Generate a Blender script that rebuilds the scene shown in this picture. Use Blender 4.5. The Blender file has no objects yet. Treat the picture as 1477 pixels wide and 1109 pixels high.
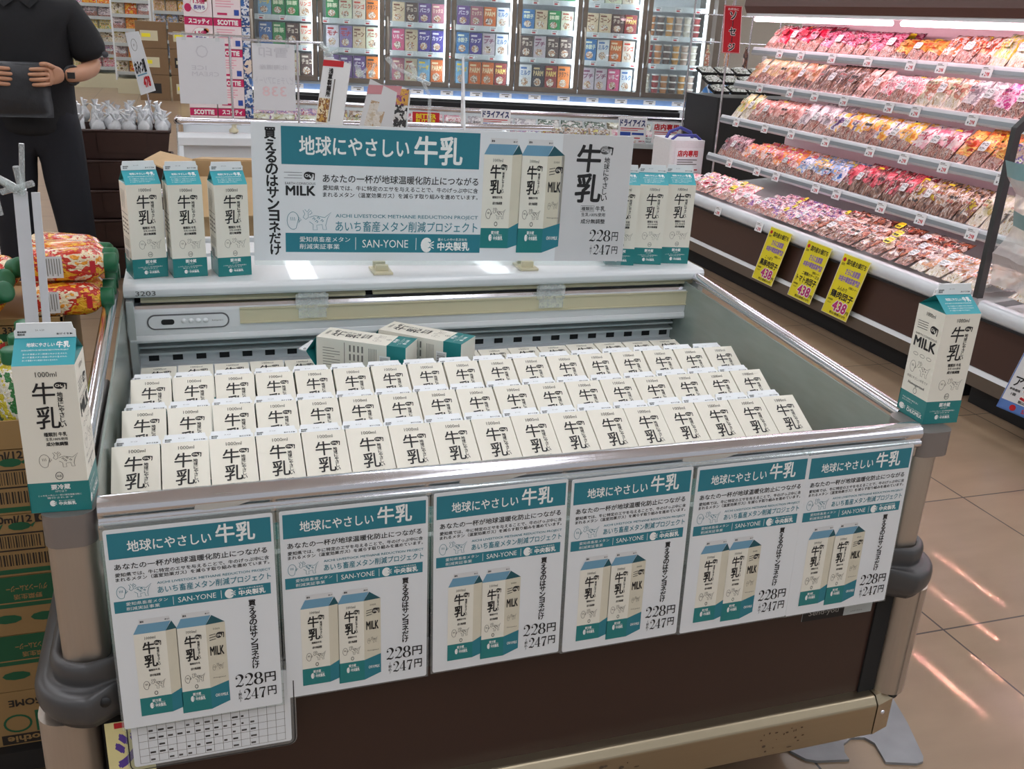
import bpy, math, random
from mathutils import Matrix, Vector, Euler
C = bpy.context.scene.collection
SC = bpy.context.scene
PI = math.pi
def lin(h):
    h = h.lstrip('#'); o = []
    for i in (0, 2, 4):
        c = int(h[i:i+2], 16)/255
        o.append(c/12.92 if c <= .04045 else ((c+.055)/1.055)**2.4)
    return tuple(o) + (1,)

# ---------------------------------------------------------------- camera
cam = bpy.data.cameras.new('camera'); cam.sensor_width = 36; cam.lens = 1382/1477*36
cam.clip_start = .05; cam.clip_end = 100
camera = bpy.data.objects.new('camera', cam); C.objects.link(camera)
r, u, f = Vector((.9502, -.3074, .0522)), Vector((.063, .3532, .9334)), Vector((.3053, .8836, -.3549))
camera.matrix_world = Matrix(((r.x, u.x, -f.x, 0), (r.y, u.y, -f.y, 0), (r.z, u.z, -f.z, 1.38), (0, 0, 0, 1)))
SC.camera = camera
# ---------------------------------------------------------------- world, light, exposure
W = bpy.data.worlds.new('world'); SC.world = W; W.use_nodes = True
W.node_tree.nodes['Background'].inputs[0].default_value = (.96, .98, 1, 1)
W.node_tree.nodes['Background'].inputs[1].default_value = .42
SC.view_settings.view_transform = 'Standard'; SC.view_settings.look = 'None'
SC.view_settings.gamma = 1; SC.view_settings.use_curve_mapping = False
SC.view_settings.exposure = 0.0
CEIL_STRENGTH = 8.5

# ---------------------------------------------------------------- materials
MATS = {}
def nt(name):
    m = bpy.data.materials.new(name); m.use_nodes = True
    b = m.node_tree.nodes['Principled BSDF']; MATS[name] = m
    return m, m.node_tree, b
def mat(name, col, rough=.5, metal=0., var=.06, scale=30., bump=0., coat=0.):
    """plain procedural surface: colour with a little noise variation"""
    if name in MATS: return MATS[name]
    m, t, b = nt(name)
    c = lin(col)
    b.inputs['Roughness'].default_value = rough; b.inputs['Metallic'].default_value = metal
    b.inputs['Coat Weight'].default_value = coat
    tc = t.nodes.new('ShaderNodeTexCoord'); n = t.nodes.new('ShaderNodeTexNoise')
    n.inputs['Scale'].default_value = scale; n.inputs['Detail'].default_value = 3
    t.links.new(tc.outputs['Object'], n.inputs['Vector'])
    mx = t.nodes.new('ShaderNodeMix'); mx.data_type = 'RGBA'
    mx.inputs[6].default_value = tuple(v*(1-var) for v in c[:3])+(1,)
    mx.inputs[7].default_value = tuple(min(1, v*(1+var)) for v in c[:3])+(1,)
    t.links.new(n.outputs['Fac'], mx.inputs[0]); t.links.new(mx.outputs[2], b.inputs['Base Color'])
    if bump:
        bp = t.nodes.new('ShaderNodeBump'); bp.inputs['Strength'].default_value = bump; bp.inputs['Distance'].default_value = .01
        t.links.new(n.outputs['Fac'], bp.inputs['Height']); t.links.new(bp.outputs['Normal'], b.inputs['Normal'])
    return m
def emit(name, col, s):
    if name in MATS: return MATS[name]
    m, t, b = nt(name)
    b.inputs['Base Color'].default_value = lin(col)
    b.inputs['Emission Color'].default_value = lin(col); b.inputs['Emission Strength'].default_value = s
    return m
def glass(name, tint, alpha=.12, rough=.05, ior=1.45):
    """thin pane: mostly clear, a tint and a sharp reflection"""
    if name in MATS: return MATS[name]
    m, t, b = nt(name)
    tr = t.nodes.new('ShaderNodeBsdfTransparent'); gl = t.nodes.new('ShaderNodeBsdfGlossy')
    df = t.nodes.new('ShaderNodeBsdfDiffuse'); mx = t.nodes.new('ShaderNodeMixShader'); m2 = t.nodes.new('ShaderNodeMixShader')
    tr.inputs[0].default_value = (.94, .97, .96, 1); gl.inputs['Roughness'].default_value = rough
    df.inputs[0].default_value = lin(tint)
    lw = t.nodes.new('ShaderNodeLayerWeight'); pw = t.nodes.new('ShaderNodeMath'); pw.operation = 'POWER'; pw.inputs[1].default_value = 5
    fr = t.nodes.new('ShaderNodeMath'); fr.operation = 'MULTIPLY_ADD'; fr.inputs[1].default_value = .8; fr.inputs[2].default_value = ((ior-1)/(ior+1))**2
    t.links.new(lw.outputs['Facing'], pw.inputs[0]); t.links.new(pw.outputs[0], fr.inputs[0])
    ns = t.nodes.new('ShaderNodeTexNoise'); ns.inputs['Scale'].default_value = 9
    mr = t.nodes.new('ShaderNodeMapRange'); mr.inputs[3].default_value = alpha*.85; mr.inputs[4].default_value = alpha*1.15
    t.links.new(ns.outputs['Fac'], mr.inputs[0]); t.links.new(mr.outputs[0], m2.inputs[0])
    t.links.new(tr.outputs[0], m2.inputs[1]); t.links.new(df.outputs[0], m2.inputs[2])
    t.links.new(fr.outputs[0], mx.inputs[0]); t.links.new(m2.outputs[0], mx.inputs[1]); t.links.new(gl.outputs[0], mx.inputs[2])
    t.links.new(mx.outputs[0], t.nodes['Material Output'].inputs['Surface'])
    return m
def film(name, cols, scale=14., rough=.22, coat=.6, stretch=(1, 1, 1)):
    """printed plastic film: constant-colour patches from noise, differing on every object, with wrinkles"""
    if name in MATS: return MATS[name]
    m, t, b = nt(name)
    b.inputs['Roughness'].default_value = rough; b.inputs['Coat Weight'].default_value = coat; b.inputs['Coat Roughness'].default_value = .12
    tc = t.nodes.new('ShaderNodeTexCoord'); oi = t.nodes.new('ShaderNodeObjectInfo')
    ad = t.nodes.new('ShaderNodeVectorMath'); ad.operation = 'MULTIPLY_ADD'; ad.inputs[1].default_value = stretch
    sc = t.nodes.new('ShaderNodeVectorMath'); sc.operation = 'SCALE'; sc.inputs[0].default_value = (7, 11, 5)
    t.links.new(oi.outputs['Random'], sc.inputs['Scale'])
    t.links.new(tc.outputs['Object'], ad.inputs[0]); t.links.new(sc.outputs[0], ad.inputs[2])
    n = t.nodes.new('ShaderNodeTexNoise'); n.inputs['Scale'].default_value = scale; n.inputs['Detail'].default_value = 4; n.inputs['Roughness'].default_value = .65
    t.links.new(ad.outputs[0], n.inputs['Vector'])
    cr = t.nodes.new('ShaderNodeValToRGB'); cr.color_ramp.interpolation = 'CONSTANT'
    k = len(cols); e = cr.color_ramp.elements
    while len(e) < k: e.new(.5)
    for i, c in enumerate(cols):
        e[i].position = 0 if i == 0 else .36+.28*(i-.5)/max(1, k-1); e[i].color = lin(c)
    t.links.new(n.outputs['Fac'], cr.inputs[0]); t.links.new(cr.outputs[0], b.inputs['Base Color'])
    n2 = t.nodes.new('ShaderNodeTexNoise'); n2.inputs['Scale'].default_value = scale*3; n2.inputs['Distortion'].default_value = 1.5
    t.links.new(ad.outputs[0], n2.inputs['Vector'])
    bp = t.nodes.new('ShaderNodeBump'); bp.inputs['Strength'].default_value = .55; bp.inputs['Distance'].default_value = .012
    t.links.new(n2.outputs['Fac'], bp.inputs['Height']); t.links.new(bp.outputs['Normal'], b.inputs['Normal'])
    return m
def steel(name, col, rough=.28, stretch=(1, 1, 60)):
    if name in MATS: return MATS[name]
    m, t, b = nt(name)
    b.inputs['Metallic'].default_value = 1; b.inputs['Base Color'].default_value = lin(col)
    tc = t.nodes.new('ShaderNodeTexCoord'); mp = t.nodes.new('ShaderNodeMapping'); mp.inputs['Scale'].default_value = stretch
    n = t.nodes.new('ShaderNodeTexNoise'); n.inputs['Scale'].default_value = 6; n.inputs['Detail'].default_value = 5
    t.links.new(tc.outputs['Object'], mp.inputs[0]); t.links.new(mp.outputs[0], n.inputs['Vector'])
    mr = t.nodes.new('ShaderNodeMapRange'); mr.inputs[3].default_value = rough*.7; mr.inputs[4].default_value = rough*1.4
    t.links.new(n.outputs['Fac'], mr.inputs[0]); t.links.new(mr.outputs[0], b.inputs['Roughness'])
    return m

# ---------------------------------------------------------------- mesh collecting
class MB:
    def __init__(s): s.v = []; s.f = []; s.m = []; s.sm = []; s.mats = []
    def mi(s, m):
        if m not in s.mats: s.mats.append(m)
        return s.mats.index(m)
    def add(s, vs, fs, m, smooth=False, M=None):
        o = len(s.v); s.v += [tuple(M @ Vector(v)) if M else tuple(v) for v in vs]; k = s.mi(m)
        for q in fs: s.f.append([i+o for i in q]); s.m.append(k); s.sm.append(smooth)
        return s
    def box(s, x0, x1, y0, y1, z0, z1, m, M=None):
        v = [(x, y, z) for z in (z0, z1) for y in (y0, y1) for x in (x0, x1)]
        return s.add(v, [(0, 2, 3, 1), (4, 5, 7, 6), (0, 1, 5, 4), (2, 6, 7, 3), (0, 4, 6, 2), (1, 3, 7, 5)], m, M=M)
    def prism(s, prof, a, b, m, axis='x', smooth=False, M=None, caps=True):
        """closed 2-D profile swept along an axis; x: profile (y,z); y: (x,z); z: (x,y)"""
        g = {'x': lambda p, t: (t, p[0], p[1]), 'y': lambda p, t: (p[0], t, p[1]), 'z': lambda p, t: (p[0], p[1], t)}[axis]
        n = len(prof); v = [g(p, a) for p in prof]+[g(p, b) for p in prof]
        s.add(v, [(i, (i+1) % n, n+(i+1) % n, n+i) for i in range(n)], m, smooth, M)
        if caps: s.add(v, [tuple(range(n))[::-1], tuple(range(n, 2*n))], m, False, M)
        return s
    def tube(s, path, rad, m, n=8, M=None, caps=True, closed=False):
        P = [Vector(p) for p in path]; R = rad if isinstance(rad, (list, tuple)) else [rad]*len(P); v = []; fs = []
        L = len(P); ref = None
        for i, p in enumerate(P):
            a = P[(i-1) % L] if (i or closed) else p; b = P[(i+1) % L] if (i < L-1 or closed) else p
            t = (b-a).normalized()
            if ref is None: ref = Vector((0, 0, 1)) if abs(t.z) < .9 else Vector((1, 0, 0))
            e1 = (ref-t*ref.dot(t)).normalized(); e2 = t.cross(e1); ref = e1
            for k in range(n):
                w = 2*PI*k/n; v.append(p+(e1*math.cos(w)+e2*math.sin(w))*R[i])
        for i in range(L if closed else L-1):
            j = (i+1) % L
            for k in range(n): fs.append((i*n+k, i*n+(k+1) % n, j*n+(k+1) % n, j*n+k))
        s.add(v, fs, m, True, M)
        if caps and not closed: s.add(v, [tuple(range(n))[::-1], tuple((L-1)*n+k for k in range(n))], m, False, M)
        return s
    def loft(s, rings, m, M=None, smooth=True, caps=True):
        n = len(rings[0]); v = [p for q in rings for p in q]
        s.add(v, [(i*n+k, i*n+(k+1) % n, (i+1)*n+(k+1) % n, (i+1)*n+k) for i in range(len(rings)-1) for k in range(n)], m, smooth, M)
        if caps: s.add(v, [tuple(range(n))[::-1], tuple((len(rings)-1)*n+k for k in range(n))], m, False, M)
        return s
    def lathe(s, prof, m, n=16, M=None):
        return s.loft([[(r_*math.cos(2*PI*k/n), r_*math.sin(2*PI*k/n), z) for k in range(n)] for r_, z in prof], m, M)
    def mesh(s, name):
        me = bpy.data.meshes.new(name); me.from_pydata(s.v, [], s.f)
        for m in s.mats: me.materials.append(m)
        me.polygons.foreach_set('material_index', s.m); me.polygons.foreach_set('use_smooth', s.sm); me.update()
        return me
    def build(s, name, parent=None, bev=0, loc=None, rot=None):
        o = bpy.data.objects.new(name, s.mesh(name)); C.objects.link(o)
        if parent: o.parent = parent
        if loc: o.location = loc
        if rot: o.rotation_euler = rot
        if bev:
            b = o.modifiers.new('bevel', 'BEVEL'); b.width = bev; b.segments = 2; b.limit_method = 'ANGLE'; b.angle_limit = .7
        return o
def tag(o, label, cat, group=None):
    o['label'] = label; o['category'] = cat
    if group: o['group'] = group
    return o
def thing(name, label, cat, loc=(0, 0, 0), rot=0, group=None):
    o = bpy.data.objects.new(name, None); C.objects.link(o); o.empty_display_size = .05
    o.location = loc; o.rotation_euler = rot if isinstance(rot, (tuple, Euler)) else (0, 0, rot)
    return tag(o, label, cat, group)
def struct(o): o['kind'] = 'structure'; return o
def dup(root, label, group=None, loc=None, rot=None):
    r_ = root.copy(); C.objects.link(r_)
    if loc is not None: r_.location = loc
    if rot is not None: r_.rotation_euler = rot
    r_['label'] = label
    if group: r_['group'] = group
    for ch in list(root.children):
        c = ch.copy(); C.objects.link(c); c.parent = r_
        for g in list(ch.children):
            d = g.copy(); C.objects.link(d); d.parent = c
    return r_
def rrect(x0, y0, x1, y1, r_, n=4):
    o = []
    for cx, cy, a in ((x1-r_, y1-r_, 0), (x0+r_, y1-r_, 1), (x0+r_, y0+r_, 2), (x1-r_, y0+r_, 3)):
        for k in range(n+1):
            w = (a+k/n)*PI/2; o.append((cx+r_*math.cos(w), cy+r_*math.sin(w)))
    return o
ORD = ['', 'first', 'second', 'third', 'fourth', 'fifth', 'sixth', 'seventh', 'eighth', 'ninth', 'tenth', 'eleventh', 'twelfth', 'thirteenth', 'fourteenth', 'fifteenth', 'sixteenth', 'seventeenth', 'eighteenth', 'nineteenth', 'twentieth']

# ---------------------------------------------------------------- printed art: flat shapes laid on a surface
GL = {}
def glyphs(s, shear=0., res=2):
    k = (s, shear, res)
    if k not in GL:
        c = bpy.data.curves.new('lettering', 'FONT'); c.body = s; c.shear = shear; c.resolution_u = res
        o = bpy.data.objects.new('lettering', c); C.objects.link(o)
        me = bpy.data.meshes.new_from_object(o.evaluated_get(bpy.context.evaluated_depsgraph_get()))
        vs = [(v.co.x, v.co.y) for v in me.vertices]; fs = [tuple(p.vertices) for p in me.polygons]
        bpy.data.objects.remove(o); bpy.data.curves.remove(c); bpy.data.meshes.remove(me)
        xs = [p[0] for p in vs] or [0]; ys = [p[1] for p in vs] or [0]
        GL[k] = (vs, fs, (min(xs), min(ys), max(xs), max(ys)))
    return GL[k]
class Art:
    def __init__(s): s.it = []
    def poly(s, pts, m, l=1): s.it.append((list(pts), [tuple(range(len(pts)))], m, l)); return s
    def rect(s, x0, y0, x1, y1, m, l=1): return s.poly([(x0, y0), (x1, y0), (x1, y1), (x0, y1)], m, l)
    def _put(s, vs, fs, m, l, bold, kx, ky):
        """heavier letters: the outline repeated, shifted by the extra weight"""
        s.it.append((vs, fs, m, l))
        for i, (dx, dy) in enumerate(((1, .6), (-1, -.6), (.6, -1), (-.6, 1)) if bold > 0 else ()):
            s.it.append(([(x+dx*bold*kx, y_+dy*bold*ky) for x, y_ in vs], fs, m, l+.02*(i+1)))
        return s
    def text(s, t, x0, y0, x1, y1, m, l=2, bold=0., shear=0., res=2):
        vs, fs, (a, b, c, d) = glyphs(t, shear, res)
        if not vs: return s
        kx = (x1-x0)/max(c-a, 1e-6); ky = (y1-y0)/max(d-b, 1e-6)
        return s._put([(x0+(x-a)*kx, y0+(y-b)*ky) for x, y in vs], fs, m, l, bold, kx, ky)
    def fit(s, t, x0, y0, x1, y1, m, l=2, bold=0., shear=0., res=2):
        """keep the letters' own proportions inside the box, centred"""
        vs, fs, (a, b, c, d) = glyphs(t, shear, res)
        k = min((x1-x0)/max(c-a, 1e-6), (y1-y0)/max(d-b, 1e-6)); cx, cy = (x0+x1)/2, (y0+y1)/2
        return s._put([(cx+(x-(a+c)/2)*k, cy+(y-(b+d)/2)*k) for x, y in vs], fs, m, l, bold, k, k)
    def vert(s, t, x0, y0, x1, y1, m, l=2, bold=0., dx=0., res=2):
        """vertical line of characters from the top; dx slides each next one sideways"""
        n = len(t); h = (y1-y0)/n
        for i, ch in enumerate(t):
            yt = y1-i*h
            if ch == 'ー': s.rect((x0+x1)/2-.06*h+dx*i, yt-.88*h, (x0+x1)/2+.06*h+dx*i, yt-.12*h, m, l); continue
            s.fit(ch, x0+dx*i, yt-.96*h, x1+dx*i, yt-.04*h, m, l, bold, 0, res)
        return s
    def ell(s, cx, cy, rx, ry, m, l=1, n=20, a0=0.):
        return s.poly([(cx+rx*math.cos(2*PI*k/n+a0), cy+ry*math.sin(2*PI*k/n+a0)) for k in range(n)], m, l)
    def line(s, pts, w, m, l=2, closed=False):
        P = [Vector((p[0], p[1])) for p in pts]; L = len(P); vs = []
        ws = w if isinstance(w, (list, tuple)) else [w]*L
        for i, p in enumerate(P):
            a = P[(i-1) % L] if (i or closed) else p; b = P[(i+1) % L] if (i < L-1 or closed) else p
            t = (b-a); t = t.normalized() if t.length > 0 else Vector((1, 0)); n = Vector((-t.y, t.x))*ws[i]/2
            vs += [tuple(p+n), tuple(p-n)]
        fs = [(2*i, 2*i+1, (2*i+3) % (2*L), (2*i+2) % (2*L)) for i in range(L if closed else L-1)]
        s.it.append((vs, fs, m, l)); return s
    def ring(s, cx, cy, rx, ry, w, m, l=2, n=20):
        return s.line([(cx+rx*math.cos(2*PI*k/n), cy+ry*math.sin(2*PI*k/n)) for k in range(n)], w, m, l, True)
    def sub(s, other, x, y, kx, ky=None, sh=0., dl=0):
        """another drawing scaled into place; sh slants it upward to the right"""
        ky = kx if ky is None else ky
        for vs, fs, m, l in other.it: s.it.append(([(x+p[0]*kx, y+p[1]*ky+p[0]*kx*sh) for p in vs], fs, m, l+dl))
        return s
    def lay(s, mb, M, eps=.00022):
        """M maps (u, v, height) to the surface"""
        for vs, fs, m, l in s.it: mb.add([(p[0], p[1], l*eps) for p in vs], fs, m, False, M)
        return mb
def frame(o, uu, vv):
    uu = Vector(uu).normalized(); vv = Vector(vv).normalized(); n = uu.cross(vv); o = Vector(o)
    return Matrix(((uu.x, vv.x, n.x, o.x), (uu.y, vv.y, n.y, o.y), (uu.z, vv.z, n.z, o.z), (0, 0, 0, 1)))
def oframe(o, uu, vv):
    uu = Vector(uu).normalized(); vv = Vector(vv); return frame(o, uu, vv-uu*uu.dot(vv))
# high-contrast serif numerals drawn as strokes of changing width in a 0.6 x 1 cell
def arc(cx, cy, rx, ry, a, b, n=12): return [(cx+rx*math.cos(math.radians(a+(b-a)*i/n)), cy+ry*math.sin(math.radians(a+(b-a)*i/n))) for i in range(n+1)]
def numeral(ch, m):
    A = Art()
    if ch == '2':
        p = arc(.29, .73, .21, .25, 165, -35, 12)+[(.3, .3), (.1, .08)]
        w = [.03+.14*max(0, math.sin(PI*min(1, max(0, (i-3)/10)))) for i in range(len(p))]
        A.line(p, w, m); A.ell(.13, .72, .07, .075, m, 2, 12)
        A.line([(.06, .07), (.2, .11), (.38, .06), (.5, .1), (.54, .26)], [.1, .13, .13, .07, .03], m)
    elif ch == '8':
        for cy, rx, ry in ((.74, .18, .23), (.26, .23, .24)):
            p = arc(.3, cy, rx, ry, 0, 345, 23); A.line(p, [.035+.115*abs(math.cos(math.radians(345*i/23)))**1.5 for i in range(24)], m, 2, True)
    elif ch == '4':
        A.line([(.4, 0), (.4, 1)], .14, m); A.line([(.42, .97), (.03, .3)], .035, m); A.line([(.02, .28), (.58, .28)], .05, m); A.line([(.26, .02), (.54, .02)], .04, m)
    elif ch == '7':
        A.line([(.06, .7), (.1, .9), (.54, .9)], [.03, .12, .15], m); A.line([(.54, .93), (.36, .5), (.27, 0)], [.03, .1, .2], m)
    return A
def price(A, s, x0, y0, x1, y1, m, l=2):
    w = (x1-x0)/(len(s)*.6)
    for i, ch in enumerate(s): A.sub(numeral(ch, m), x0+i*.6*w, y0, w*.98, y1-y0, 0, l-2)
# ---------------------------------------------------------------- shared materials
BLK = mat('ink_black', '#1b1a1c', .6); WHT = mat('ink_white', '#f2f3f1', .6); TEAL = mat('carton_teal', '#1d7d7e', .42, coat=.15)
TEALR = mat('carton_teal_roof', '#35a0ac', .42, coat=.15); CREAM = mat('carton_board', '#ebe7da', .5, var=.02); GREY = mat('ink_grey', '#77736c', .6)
PTEAL = mat('poster_teal', '#2a7c8c', .45); PAPER = mat('poster_paper', '#e4e7ea', .35, var=.015, coat=.25); PAPER2 = mat('poster_paper_grey', '#d3d2d3', .35, var=.02, coat=.2)
LBLUE = mat('poster_pale_blue', '#6f9fba', .5); DTEAL = mat('poster_dark_teal', '#1f5560', .5); INKT = mat('ink_teal', '#3f8595', .5)
RED = mat('ink_red', '#c2202c', .5); BLUE = mat('ink_blue', '#2c4fa8', .5); NAVY = mat('ink_navy', '#26366e', .5); YEL = mat('sign_yellow', '#efe32a', .4); PURP = mat('ink_purple', '#5a3f96', .5)
ENAM = mat('white_enamel', '#dfe3e6', .3, var=.015, coat=.3); ENAM2 = mat('grey_enamel', '#b9bfbf', .4, var=.03); CREAMP = mat('cream_plastic', '#cfc9ab', .35, var=.02)
DARK = mat('dark_slot', '#17181a', .7); BROWN = mat('brown_panel', '#3a2620', .38, var=.08, scale=6); BROWN2 = mat('meat_case_panel', '#45302a', .35, var=.06, scale=5)
CHROME = steel('chrome', '#e6e5ec', .16, (40, 1, 1)); STEEL = steel('brushed_steel', '#c6bcb2', .45, (40, 40, 1)); STEELB = steel('kick_rail_steel', '#b3a68e', .36, (1, 30, 30))
CAPM = mat('post_cap', '#8d8582', .4, .5); RUBBER = mat('bumper_rubber', '#4b4a4b', .34, .15, var=.1)
CLEAR = glass('clear_plastic', '#fbfdff', .1, .1); CLIPP = glass('clip_plastic', '#fbfdff', .24, .12, 1.12); PANE = glass('cooler_glass', '#a9b5ae', .14, .03); SIDE_PANE = glass('side_glass_hazed', '#a3afa8', .66, .25); GREEN_PANE = glass('front_glass', '#9fc4b8', .35, .05)
CARD = mat('corrugated_board', '#b99c74', .8, var=.08, scale=25); CARD2 = mat('box_board', '#9b7b4e', .75, var=.07, scale=20)
PGREEN = mat('box_green', '#1c5a3a', .7); BTM = mat('plastic_black', '#1a1a1c', .45)
RAILM = mat('price_rail', '#c9ced2', .3, .15, var=.08, scale=12); TAGM = mat('price_card', '#eceef0', .5)

# ---------------------------------------------------------------- milk carton drawings
def doodle(m, w=.012):
    """egg-shaped blob with a nose and a spotted cow, in a 1 x .5 box"""
    A = Art()
    A.line([(.14+.13*math.cos(t*PI/12), .22+.2*math.sin(t*PI/12)) for t in range(-1, 21)]+[(.27, .3), (.32, .24), (.27, .2)], w, m, 2)
    for x in (.09, .13, .17): A.line([(x, .3), (x+.01, .22)], w, m)
    A.line([(.36, .46), (.4, .38), (.36, .3), (.42, .25), (.48, .3), (.47, .4), (.53, .46), (.56, .4), (.5, .36)], w, m); A.line([(.4, .48), (.45, .42), (.5, .49)], w, m)
    A.line([(.5, .3), (.62, .34), (.84, .3), (.98, .42), (.9, .28), (.86, .12), (.88, .02), (.8, .02), (.78, .14), (.66, .12), (.67, .01), (.58, .01), (.58, .14), (.5, .2)], w, m)
    for x, y in ((.6, .26), (.7, .28), (.78, .22), (.66, .2)): A.line([(x-.03, y), (x, y+.035), (x+.03, y), (x, y-.02)], w*1.6, m)
    return A
def ch4(m, wm):
    """speech-blob emblem in a 1 x .8 box"""
    A = Art(); A.ell(.42, .45, .4, .33, m); A.line([(.6, .66), (.98, .62), (.98, .1)], [.2, .16, .05], m); A.ell(.94, .16, .05, .1, m, 1, 10)
    A.fit('CH', .14, .28, .56, .62, wm, 2, .03); A.fit('4', .56, .24, .7, .46, wm, 2, .03)
    return A
def dairy(m, c, txt='中央製乳'):
    """round swirl mark and the dairy's name in a 1 x .24 box"""
    A = Art(); A.line(arc(.13, .12, .085, .085, 40, 320, 14), [.03+.08*math.sin(PI*i/14) for i in range(15)], m, 2); A.ell(.13, .12, .05, .05, m, 2, 12)
    for a in (-35, 0, 35): A.line([(.16+.02*math.cos(math.radians(a)), .12+.03*math.sin(math.radians(a))), (.25*1+.01, .12+.1*math.sin(math.radians(a)))], .016, m)
    A.text(txt, .34, .03, 1, .17, m, 2, .03); A.text('暮らしの中の乳文化を', .34, .19, .95, .235, m, 2, .01, 0, 1)
    return A
W_, H_ = .0688, .195            # carton width and body height
def y(v): return H_-v/1000    # millimetres measured down from the shoulder
def front_art():
    A = Art(); a = .07
    A.rect(0, 0, a, y(154), TEAL, 1)
    A.text('1000ml', .0245, y(14.5), .048, y(8), BLK, 2, .0)
    A.text('牛', .0185, y(49), .0435, y(21.5), BLK, 2, .010, .05, 4); A.text('乳', .0195, y(81.5), .046, y(52.5), BLK, 2, .010, .05, 4)
    A.sub(ch4(BLK, CREAM), .043, y(32), .0145, .0135); A.vert('地球にやさしい', .0445, y(80.5), .053, y(34), BLK, 2, .02)
    A.text('種類別 牛乳', .0255, y(92), .0515, y(86.5), BLK, 2, .02); A.text('生乳100%使用', .027, y(97.5), .0515, y(93.5), BLK, 2, .01); A.text('成分無調整', .027, y(104.5), .0515, y(99.5), BLK, 2, .03)
    A.sub(doodle(GREY), .016, y(134), .046, .044)
    A.ring(.037, y(145.5), .0042, .0052, .0007, BLK, 2, 14); A.fit('公正', .034, y(148), .04, y(143), BLK, 2, .02)
    A.fit('要冷蔵', .025, y(164), .049, y(157), WHT, 2, .03); A.fit('10℃以下', .03, y(168), .044, y(165), WHT, 2)
    A.text('この牛乳の売上の一部は環境保護活動に', .01, y(173), .06, y(170.5), WHT, 2, 0, 0, 1); A.text('寄付されます', .02, y(176.5), .05, y(174), WHT, 2, 0, 0, 1)
    A.sub(dairy(WHT, TEAL), .0225, y(187), .03, .034)
    return A
def milk_art():
    A = Art(); A.rect(0, 0, .07, y(154), TEAL, 1); A.text('1000ml', .0245, y(14.5), .047, y(8), BLK, 2)
    for i in range(4): A.line([(.008, y(27+i*4)), (.034, y(26+i*4))], .0009, BLK)
    A.sub(ch4(BLK, CREAM), .04, y(43), .019, .021); A.text('EARTH CONSCIOUS', .008, y(51), .062, y(47.5), BLK, 2); A.text('MILK', .008, y(71), .062, y(54), BLK, 2, .03)
    for x in (.018, .035, .052): A.ring(x, y(84), .006, .0026, .0006, GREY, 2, 12)
    A.sub(doodle(GREY), .01, y(118), .052, .05); A.text('地球にやさしい牛乳です', .008, y(128), .062, y(123), GREY, 2, 0, .2, 1); A.text('Homogenized', .014, y(140), .056, y(134), BLK, 2, .01)
    A.ring(.035, y(146.5), .0042, .005, .0007, BLK, 2, 14)
    A.text('牛乳は健康な食生活に', .008, y(167), .05, y(164), WHT, 2, 0, 0, 1); A.text('欠かせません', .008, y(171), .035, y(168.5), WHT, 2, 0, 0, 1)
    A.sub(dairy(WHT, TEAL, 'CHUOMILK'), .004, y(188), .06, .045)
    return A
def info_art():
    A = Art(); A.rect(0, 0, .07, y(154), TEAL, 1)
    for i in range(7): A.line([(.012+i*.006, y(14)), (.012+i*.006, y(52 if i % 3 else 40))], .0012, GREY)
    A.line([(.006, y(62)), (.064, y(62))], .0012, GREY)
    for i in range(4):
        for k in range(3): A.rect(.008+k*.019, y(76+i*9), .022+k*.019, y(72.5+i*9), GREY)
    for i in range(6): A.rect(.008, y(116+i*3.2), .058, y(115+i*3.2), GREY)
    A.rect(.008, y(162), .046, y(138), WHT, 2)
    for i, w in enumerate((1, 2, 1, 1, 3, 1, 2, 1, 2, 1, 1)): A.rect(.011+i*.003, y(159), .011+i*.003+w*.0007, y(140), BLK, 3)
    return A
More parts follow.
